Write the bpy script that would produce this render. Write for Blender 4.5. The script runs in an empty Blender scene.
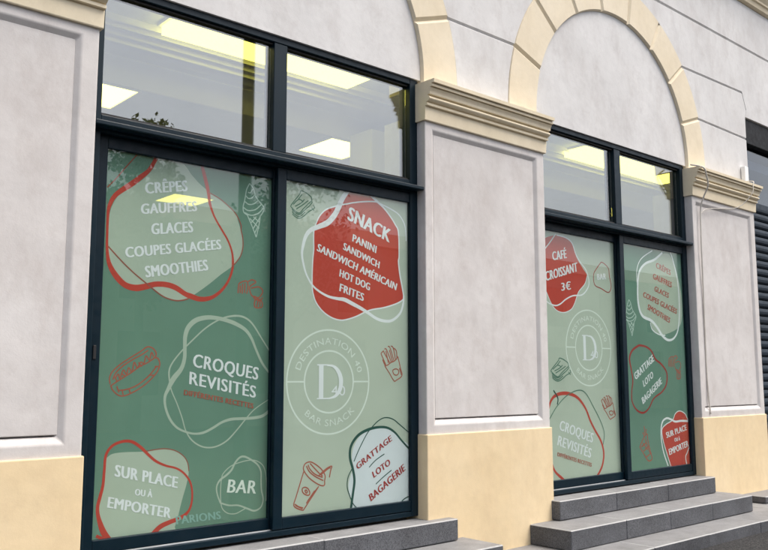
import bpy, bmesh, math, random
from mathutils import Vector
R = math.radians
random.seed(7)
scene = bpy.context.scene
col = scene.collection
# ------------------------------------------------------------------ camera, world, sun, exposure
EYE = 1.28                        # eye height above the road; heights below are measured from eye level
cam_data = bpy.data.cameras.new('camera')
cam_data.sensor_width = 36.0
cam_data.lens = 834.37 / 768 * 36
cam_data.clip_end = 800
cam = bpy.data.objects.new('camera', cam_data); col.objects.link(cam)
cam.location = (0, -4, EYE)
cam.rotation_euler = (R(90 + 7.108), R(0.04), -R(41.211))
scene.camera = cam

SUN_EL, SUN_AZ = 62, 140          # overcast: broad soft sun, from the street side, right of the camera (azimuth from +Y towards +X)
world = bpy.data.worlds.new('World'); scene.world = world; world.use_nodes = True
wn, wl = world.node_tree.nodes, world.node_tree.links
wn.clear()
sky = wn.new('ShaderNodeTexSky'); sky.sky_type = 'NISHITA'; sky.sun_disc = False
sky.sun_elevation = R(SUN_EL); sky.sun_rotation = R(SUN_AZ)
sky.air_density = 1.0; sky.dust_density = 5.0; sky.ozone_density = 1.0
hs = wn.new('ShaderNodeHueSaturation'); hs.inputs['Saturation'].default_value = 0.55
bg = wn.new('ShaderNodeBackground'); bg.inputs['Strength'].default_value = 0.15
wo = wn.new('ShaderNodeOutputWorld')
wl.new(sky.outputs[0], hs.inputs['Color']); tc = wn.new('ShaderNodeTexCoord'); cl = wn.new('ShaderNodeTexNoise'); cl.inputs['Scale'].default_value = 2.6; cl.inputs['Detail'].default_value = 6
cr = wn.new('ShaderNodeValToRGB'); cr.color_ramp.elements[0].position = .32; cr.color_ramp.elements[0].color = (.82, .84, .88, 1); cr.color_ramp.elements[1].position = .68; cr.color_ramp.elements[1].color = (1.12, 1.10, 1.07, 1)
cm = wn.new('ShaderNodeMix'); cm.data_type = 'RGBA'; cm.blend_type = 'MULTIPLY'; cm.inputs[0].default_value = 1.0     # soft cloud cover over the whole sky
wl.new(tc.outputs['Generated'], cl.inputs['Vector']); wl.new(cl.outputs['Fac'], cr.inputs[0]); wl.new(hs.outputs[0], cm.inputs[6]); wl.new(cr.outputs[0], cm.inputs[7]); wl.new(cm.outputs[2], bg.inputs[0]); wl.new(bg.outputs[0], wo.inputs[0])

sun_data = bpy.data.lights.new('sun', 'SUN'); sun_data.energy = 1.1; sun_data.angle = R(40); sun_data.color = (1.0, 0.92, 0.80)
sun = bpy.data.objects.new('sun', sun_data); col.objects.link(sun)
sd = Vector((math.sin(R(SUN_AZ)) * math.cos(R(SUN_EL)), math.cos(R(SUN_AZ)) * math.cos(R(SUN_EL)), math.sin(R(SUN_EL))))
sun.rotation_euler = sd.to_track_quat('Z', 'Y').to_euler(); sun.location = (8, -10, 12)

vs = scene.view_settings
vs.view_transform = 'Standard'; vs.look = 'None'; vs.gamma = 1.0; vs.use_curve_mapping = False
vs.exposure = 0.88

# ------------------------------------------------------------------ materials
def srgb(r, g, b):
    f = lambda c: (c / 255 / 12.92) if c / 255 <= 0.04045 else ((c / 255 + 0.055) / 1.055) ** 2.4
    return (f(r), f(g), f(b), 1)
class NT:
    def __init__(s, name):
        s.m = bpy.data.materials.new(name); s.m.use_nodes = True
        s.n = s.m.node_tree.nodes; s.l = s.m.node_tree.links; s.n.clear()
        s.out = s.n.new('ShaderNodeOutputMaterial')
    def node(s, t, **kw):
        n = s.n.new(t)
        for k, v in kw.items():
            if k in n.inputs.keys(): n.inputs[k].default_value = v
            else: setattr(n, k, v)
        return n
    def link(s, a, b): s.l.new(a, b)
    def coord(s, scale=(1, 1, 1)):
        g = s.node('ShaderNodeNewGeometry'); mp = s.node('ShaderNodeMapping'); mp.inputs['Scale'].default_value = scale
        s.link(g.outputs['Position'], mp.inputs[0]); return mp.outputs[0]
    def noise(s, vec, scale, detail=4, rough=.55):
        n = s.node('ShaderNodeTexNoise'); n.inputs['Scale'].default_value = scale; n.inputs['Detail'].default_value = detail; n.inputs['Roughness'].default_value = rough
        s.link(vec, n.inputs['Vector']); return n.outputs['Fac']
    def ramp(s, fac, stops):
        r = s.node('ShaderNodeValToRGB'); e = r.color_ramp.elements
        while len(e) < len(stops): e.new(.5)
        for el, (p, c) in zip(e, stops): el.position = p; el.color = c if len(c) == 4 else (*c, 1)
        s.link(fac, r.inputs[0]); return r.outputs[0]
    def mix(s, fac, a, b, mode='MIX'):
        m = s.node('ShaderNodeMix', data_type='RGBA', blend_type=mode)
        if isinstance(fac, float): m.inputs[0].default_value = fac
        else: s.link(fac, m.inputs[0])
        for i, v in ((6, a), (7, b)):
            if isinstance(v, tuple): m.inputs[i].default_value = v
            else: s.link(v, m.inputs[i])
        return m.outputs[2]
    def bump(s, h, strength, dist=.01):
        b = s.node('ShaderNodeBump'); b.inputs['Strength'].default_value = strength; b.inputs['Distance'].default_value = dist
        s.link(h, b.inputs['Height']); return b.outputs[0]
    def principled(s, base, rough=.8, normal=None, spec=.3):
        p = s.node('ShaderNodeBsdfPrincipled')
        if isinstance(base, tuple): p.inputs['Base Color'].default_value = base
        else: s.link(base, p.inputs['Base Color'])
        if isinstance(rough, float): p.inputs['Roughness'].default_value = rough
        else: s.link(rough, p.inputs['Roughness'])
        p.inputs['Specular IOR Level'].default_value = spec
        if normal is not None: s.link(normal, p.inputs['Normal'])
        return p
    def done(s, shader): s.link(shader, s.out.inputs[0]); return s.m

def mat_plaster(name, c0, c1, stain, grain=.35):
    t = NT(name); v = t.coord(); vs_ = t.coord((2.2, 2.2, 1.1))
    a = t.ramp(t.noise(v, 1.7, 5, .6), [(.3, c0), (.72, c1)])
    fine = t.ramp(t.noise(v, 14, 6, .7), [(.35, (.93, .93, .93)), (.65, (1.0, 1.0, 1.0))])
    a = t.mix(.7, a, fine, 'MULTIPLY')
    st = t.ramp(t.noise(vs_, 1.9, 8, .72), [(.48, (0, 0, 0)), (.72, (.62, .62, .62))])
    a = t.mix(st, a, stain)
    wr = t.ramp(t.noise(v, 7.5, 8, .78), [(.54, (0, 0, 0)), (.70, (.42, .42, .42))])
    a = t.mix(wr, a, stain)
    h = t.noise(v, 9, 6, .6); h2 = t.noise(v, 130, 3, .6); h3 = t.noise(v, 2.2, 3, .5)
    n1 = t.bump(h3, .5, .02)
    b = t.node('ShaderNodeBump'); b.inputs['Strength'].default_value = grain; b.inputs['Distance'].default_value = .006
    t.link(h, b.inputs['Height']); t.link(n1, b.inputs['Normal'])
    b2 = t.node('ShaderNodeBump'); b2.inputs['Strength'].default_value = grain; b2.inputs['Distance'].default_value = .0012
    t.link(h2, b2.inputs['Height']); t.link(b.outputs[0], b2.inputs['Normal'])
    return t.done(t.principled(a, .88, b2.outputs[0], .2).outputs[0])
def mat_granite(name, dark, light, scale=1.0, rough=.62):
    t = NT(name); v = t.coord()
    oi = t.node('ShaderNodeObjectInfo')
    sp = t.ramp(t.noise(v, 170 * scale, 3, .8), [(.36, dark), (.5, tuple((a + b) / 2 for a, b in zip(dark, light))), (.64, light)])
    vo = t.node('ShaderNodeTexVoronoi'); vo.inputs['Scale'].default_value = 95 * scale; t.link(v, vo.inputs['Vector'])
    sp = t.mix(t.ramp(vo.outputs['Color'], [(.55, (0, 0, 0)), (.9, (.5, .5, .5))]), sp, light)
    dirt = t.ramp(t.noise(v, 3.5, 6, .65), [(.35, (.68, .67, .66)), (.7, (1.06, 1.06, 1.06))])
    sp = t.mix(.9, sp, dirt, 'MULTIPLY')
    tone = t.ramp(oi.outputs['Random'], [(0, (.84, .84, .85)), (1, (1.08, 1.08, 1.08))])
    sp = t.mix(1.0, sp, tone, 'MULTIPLY')
    # foot-worn, dusty treads; up-facing stone also paled to imitate stronger skylight
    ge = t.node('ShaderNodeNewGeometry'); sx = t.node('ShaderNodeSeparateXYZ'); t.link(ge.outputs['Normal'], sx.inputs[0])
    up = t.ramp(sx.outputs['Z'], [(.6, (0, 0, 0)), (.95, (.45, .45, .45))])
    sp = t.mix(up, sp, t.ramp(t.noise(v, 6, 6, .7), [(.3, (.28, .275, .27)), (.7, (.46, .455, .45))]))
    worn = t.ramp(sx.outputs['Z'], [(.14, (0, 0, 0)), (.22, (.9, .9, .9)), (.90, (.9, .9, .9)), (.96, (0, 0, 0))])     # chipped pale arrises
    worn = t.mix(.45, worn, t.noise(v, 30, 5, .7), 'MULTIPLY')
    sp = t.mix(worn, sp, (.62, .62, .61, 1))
    n = t.bump(t.noise(v, 120, 4, .7), .35, .002)
    return t.done(t.principled(sp, rough, n, .4).outputs[0])
def mat_paint(name, c, rough=.4, var=.12, spec=.5):
    t = NT(name); v = t.coord()
    d = tuple(x * (1 - var) for x in c[:3]) + (1,); l = tuple(min(1, x * (1 + var)) for x in c[:3]) + (1,)
    a = t.ramp(t.noise(v, 5, 6, .65), [(.3, d), (.7, l)])
    r = t.ramp(t.noise(v, 23, 4, .6), [(.3, (rough - .08,) * 3), (.7, (rough + .1,) * 3)])
    n = t.bump(t.noise(v, 60, 3, .6), .06, .002)
    return t.done(t.principled(a, r, n, spec).outputs[0])
def mat_print(name, c, see=0.06, var=.05):
    # printed window film: ink on a film that lets a little light through
    t = NT(name); v = t.coord()
    a = t.ramp(t.noise(v, 2.4, 4, .6), [(.3, tuple(x * (1 - var) for x in c[:3]) + (1,)), (.7, tuple(x * (1 + var) for x in c[:3]) + (1,))])
    p = t.principled(a, .55, None, .25)
    tr = t.node('ShaderNodeBsdfTransparent'); m = t.node('ShaderNodeMixShader'); m.inputs[0].default_value = see
    t.link(p.outputs[0], m.inputs[1]); t.link(tr.outputs[0], m.inputs[2])
    return t.done(m.outputs[0])
def mat_glass(name, tint=(.90, .95, .94, 1), boost=1.0, wob=.02):
    t = NT(name); v = t.coord()
    n = t.bump(t.noise(v, .9, 2, .4), wob, .02)
    # Schlick reflectance, the same from both sides of the pane
    lw = t.node('ShaderNodeLayerWeight'); lw.inputs['Blend'].default_value = .5
    pw = t.node('ShaderNodeMath', operation='POWER'); pw.inputs[1].default_value = 5; t.link(lw.outputs['Facing'], pw.inputs[0])
    mu = t.node('ShaderNodeMath', operation='MULTIPLY_ADD', use_clamp=True); mu.inputs[1].default_value = .95; mu.inputs[2].default_value = .045 * boost; t.link(pw.outputs[0], mu.inputs[0])
    g = t.node('ShaderNodeBsdfGlossy'); g.inputs['Roughness'].default_value = 0.0; t.link(n, g.inputs['Normal'])
    tr = t.node('ShaderNodeBsdfTransparent'); tr.inputs[0].default_value = tint
    m = t.node('ShaderNodeMixShader'); t.link(mu.outputs[0], m.inputs[0]); t.link(tr.outputs[0], m.inputs[1]); t.link(g.outputs[0], m.inputs[2])
    return t.done(m.outputs[0])
def mat_emit(name, c, s):
    t = NT(name); e = t.node('ShaderNodeEmission'); e.inputs[0].default_value = c; e.inputs[1].default_value = s
    return t.done(e.outputs[0])
def mat_asphalt(name):
    t = NT(name); v = t.coord()
    vo = t.node('ShaderNodeTexVoronoi'); vo.inputs['Scale'].default_value = 110; t.link(v, vo.inputs['Vector'])
    a = t.ramp(vo.outputs['Color'], [(.1, (.012, .012, .013)), (.55, (.026, .026, .028)), (.95, (.075, .073, .07))])
    a = t.mix(.8, a, t.ramp(t.noise(v, 1.3, 6, .6), [(.3, (.7, .7, .7)), (.7, (1.15, 1.13, 1.1))]), 'MULTIPLY')
    return t.done(t.principled(a, .85, t.bump(vo.outputs['Distance'], .8, .006), .3).outputs[0])

M = {}
M['white_plaster'] = mat_plaster('white_plaster', (.62, .61, .60, 1), (.72, .715, .705, 1), (.50, .475, .46, 1))
M['pier_plaster'] = mat_plaster('pier_plaster', (.60, .57, .55, 1), (.71, .685, .665, 1), (.49, .445, .42, 1))
M['cream_plaster'] = mat_plaster('cream_plaster', (.74, .645, .48, 1), (.80, .715, .565, 1), (.66, .57, .42, 1), .25)
M['cornice_plaster'] = mat_plaster('cornice_plaster', (.81, .70, .50, 1), (.87, .77, .58, 1), (.70, .60, .43, 1), .25)
M['base_yellow'] = mat_plaster('base_yellow', (.79, .625, .385, 1), (.84, .685, .45, 1), (.70, .54, .335, 1), .25)
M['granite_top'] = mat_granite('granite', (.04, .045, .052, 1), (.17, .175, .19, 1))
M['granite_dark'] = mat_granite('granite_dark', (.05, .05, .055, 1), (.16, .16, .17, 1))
M['frame'] = mat_paint('dark_teal_paint', srgb(4, 28, 39), .42, .12, .25)
M['shutter'] = mat_paint('shutter_paint', srgb(34, 46, 58), .5, .12, .3)
M['lintel'] = mat_paint('black_steel', srgb(14, 15, 18), .6, .12, .2)
M['rubber'] = mat_paint('black_gasket', (.012, .012, .013, 1), .6)
M['steel'] = mat_paint('track_steel', (.55, .57, .58, 1), .35)
M['glass'] = mat_glass('clear_glass', (.96, .98, .97, 1), 1.0)
M['glass_transom'] = mat_glass('transom_glass', (.92, .96, .98, 1), 4.2)
M['glass_bay'] = mat_glass('grey_glass', (.5, .55, .6, 1), 2.2)
M['film_green'] = mat_print('green_film', srgb(112, 154, 136), .2)
M['film_sage'] = mat_print('sage_film', srgb(194, 208, 192), .12)
M['ceiling'] = mat_paint('ceiling_paint', (.72, .75, .80, 1), .8, .04)
M['room'] = mat_paint('room_paint', (.66, .69, .71, 1), .8, .05)
M['moulding'] = mat_paint('white_moulding', (.86, .86, .85, 1), .6, .03)
M['floor'] = mat_paint('shop_floor_tile', (.5, .48, .46, 1), .5, .1)
M['dark_column'] = mat_paint('dark_column', (.035, .04, .042, 1), .5)
M['led'] = mat_emit('panel_light', (1.0, .87, .15, 1), 2.8)
M['strip'] = mat_emit('strip_light', (1.0, .86, .12, 1), 2.3)
M['asphalt'] = mat_asphalt('asphalt')
M['bark'] = mat_paint('bark', (.07, .055, .042, 1), .9, .3)
M['leaf'] = mat_paint('leaf', (.05, .085, .03, 1), .6, .35)
M['far_wall'] = mat_plaster('far_wall', (.30, .27, .23, 1), (.36, .33, .28, 1), (.22, .20, .17, 1))
M['far_roof'] = mat_paint('roof_tile', (.16, .08, .055, 1), .8, .25)
M['far_pane'] = mat_paint('far_window', (.03, .035, .04, 1), .2)
M['post'] = mat_paint('post_paint', (.02, .022, .024, 1), .5)
M['cable'] = mat_paint('cable_sheath', (.62, .58, .52, 1), .6)
M['ink'] = {k: mat_print('ink_' + k, c, 0.2 if k == 'sage' else 0.08, .04) for k, c in dict(
    sage=srgb(190, 208, 190), red=srgb(196, 72, 58), redthin=srgb(158, 92, 78), white=srgb(236, 243, 244), paleline=srgb(190, 214, 202),
    redline=srgb(176, 98, 80), palegreen=srgb(228, 240, 230), tealpale=srgb(142, 184, 172), darkline=srgb(92, 130, 112), paper=srgb(220, 230, 234),
    darkgreen=srgb(38, 84, 74), darkred=srgb(166, 56, 52), redtext=srgb(182, 96, 84)).items()}

# ------------------------------------------------------------------ builders
def empty(name, loc, label, cat, group=None):
    o = bpy.data.objects.new(name, None); col.objects.link(o); o.location = loc; o.empty_display_size = .2
    o['label'] = label; o['category'] = cat
    if group: o['group'] = group
    o['kind'] = 'thing'
    return o
def mk(name, verts, faces, mat, parent=None, smooth=False, bevel=0):
    # verts in world x, y and height from eye level
    off = Vector((0, 0, -EYE))
    if parent is not None:
        r = parent
        while r.parent: r = r.parent
        off = Vector(r.location) - Vector((0, 0, EYE))
    me = bpy.data.meshes.new(name); me.from_pydata([Vector(v) - off for v in verts], [], faces)
    me.materials.append(mat)
    if smooth: me.shade_smooth()
    o = bpy.data.objects.new(name, me); col.objects.link(o)
    if parent is not None: o.parent = parent
    if bevel:
        bm = bmesh.new(); bm.from_mesh(me)
        bmesh.ops.bevel(bm, geom=bm.edges[:], offset=bevel, segments=2, profile=.5, affect='EDGES', clamp_overlap=True)
        bm.to_mesh(me); bm.free()
    return o
BOXF = [(0, 3, 2, 1), (4, 5, 6, 7), (0, 1, 5, 4), (1, 2, 6, 5), (2, 3, 7, 6), (3, 0, 4, 7)]
def box(name, x, y, z, mat, parent=None, bevel=0):
    v = [(x[0], y[0], z[0]), (x[1], y[0], z[0]), (x[1], y[1], z[0]), (x[0], y[1], z[0]), (x[0], y[0], z[1]), (x[1], y[0], z[1]), (x[1], y[1], z[1]), (x[0], y[1], z[1])]
    return mk(name, v, BOXF, mat, parent, bevel=bevel)
def area2(p): return sum(p[i][0] * p[(i + 1) % len(p)][1] - p[(i + 1) % len(p)][0] * p[i][1] for i in range(len(p)))
def inset(poly, d):
    # poly counter-clockwise in (x,z); d[i] is the inset of edge i -> i+1
    n = len(poly); out = []
    for i in range(n):
        p0, p1, p2 = (Vector(poly[(i - 1) % n]), Vector(poly[i]), Vector(poly[(i + 1) % n]))
        e1 = (p1 - p0).normalized(); e2 = (p2 - p1).normalized()
        n1 = Vector((-e1.y, e1.x)); n2 = Vector((-e2.y, e2.x)); d1, d2 = d[(i - 1) % n], d[i]
        cr = e1.x * e2.y - e1.y * e2.x
        if abs(cr) < .03: out.append(tuple(p1 + (n1 * d1 + n2 * d2) / 2)); continue
        a = p1 + n1 * d1; b = p1 + n2 * d2; w = b - a
        t = (w.x * e2.y - w.y * e2.x) / cr
        out.append(tuple(a + e1 * t))
    return out
def slab(name, poly, cham, y0, y1, mat, parent, chd=None):
    # stone with chamfered front edges: front at y0, back at y1; cham = inset for each edge (number or list)
    if area2(poly) < 0:
        poly = poly[::-1]
        if isinstance(cham, list): cham = cham[::-1]; cham = cham[1:] + cham[:1]
    n = len(poly); d = cham if isinstance(cham, list) else [cham] * n
    fr = inset(poly, d); c = chd if chd else max(max(d), .004)
    v = [(p[0], y0, p[1]) for p in fr] + [(p[0], y0 + c, p[1]) for p in poly] + [(p[0], y1, p[1]) for p in poly]
    f = [tuple(range(n))] + [(i, n + i, n + (i + 1) % n, (i + 1) % n) for i in range(n)] + [(n + i, 2 * n + i, 2 * n + (i + 1) % n, n + (i + 1) % n) for i in range(n)] + [tuple(range(3 * n - 1, 2 * n - 1, -1))]
    return mk(name, v, f, mat, parent)
def extrude_x(name, prof, x0, x1, mat, parent, bevel=0):
    n = len(prof)
    v = [(x0, p[0], p[1]) for p in prof] + [(x1, p[0], p[1]) for p in prof]
    f = [(i, (i + 1) % n, n + (i + 1) % n, n + i) for i in range(n)] + [tuple(range(n - 1, -1, -1)), tuple(range(n, 2 * n))]
    return mk(name, v, f, mat, parent)
def tube(name, pts, r, mat, parent=None, seg=8):
    P = [Vector(p) for p in pts]; v = []; f = []
    for i, p in enumerate(P):
        t = (P[min(i + 1, len(P) - 1)] - P[max(i - 1, 0)]).normalized()
        a = t.cross(Vector((0, 1, .2))).normalized(); b = t.cross(a)
        for k in range(seg):
            an = 2 * math.pi * k / seg; v.append(p + (a * math.cos(an) + b * math.sin(an)) * r)
    for i in range(len(P) - 1):
        for k in range(seg):
            f.append((i * seg + k, i * seg + (k + 1) % seg, (i + 1) * seg + (k + 1) % seg, (i + 1) * seg + k))
    f.append(tuple(range(seg))[::-1]); f.append(tuple(range((len(P) - 1) * seg, len(P) * seg)))
    return mk(name, v, f, mat, parent, smooth=True)
def smooth_path(pts, sub=5):
    if len(pts) < 3: return [tuple(p) for p in pts]
    out = []
    for i in range(len(pts) - 1):
        p0, p1, p2, p3 = pts[max(i - 1, 0)], pts[i], pts[i + 1], pts[min(i + 2, len(pts) - 1)]
        for s in range(sub):
            t = s / sub
            out.append(tuple(.5 * (2 * b + (c - a) * t + (2 * a - 5 * b + 4 * c - d) * t * t + (3 * b - a - 3 * c + d) * t ** 3) for a, b, c, d in zip(p0, p1, p2, p3)))
    out.append(tuple(pts[-1])); return out

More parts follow.
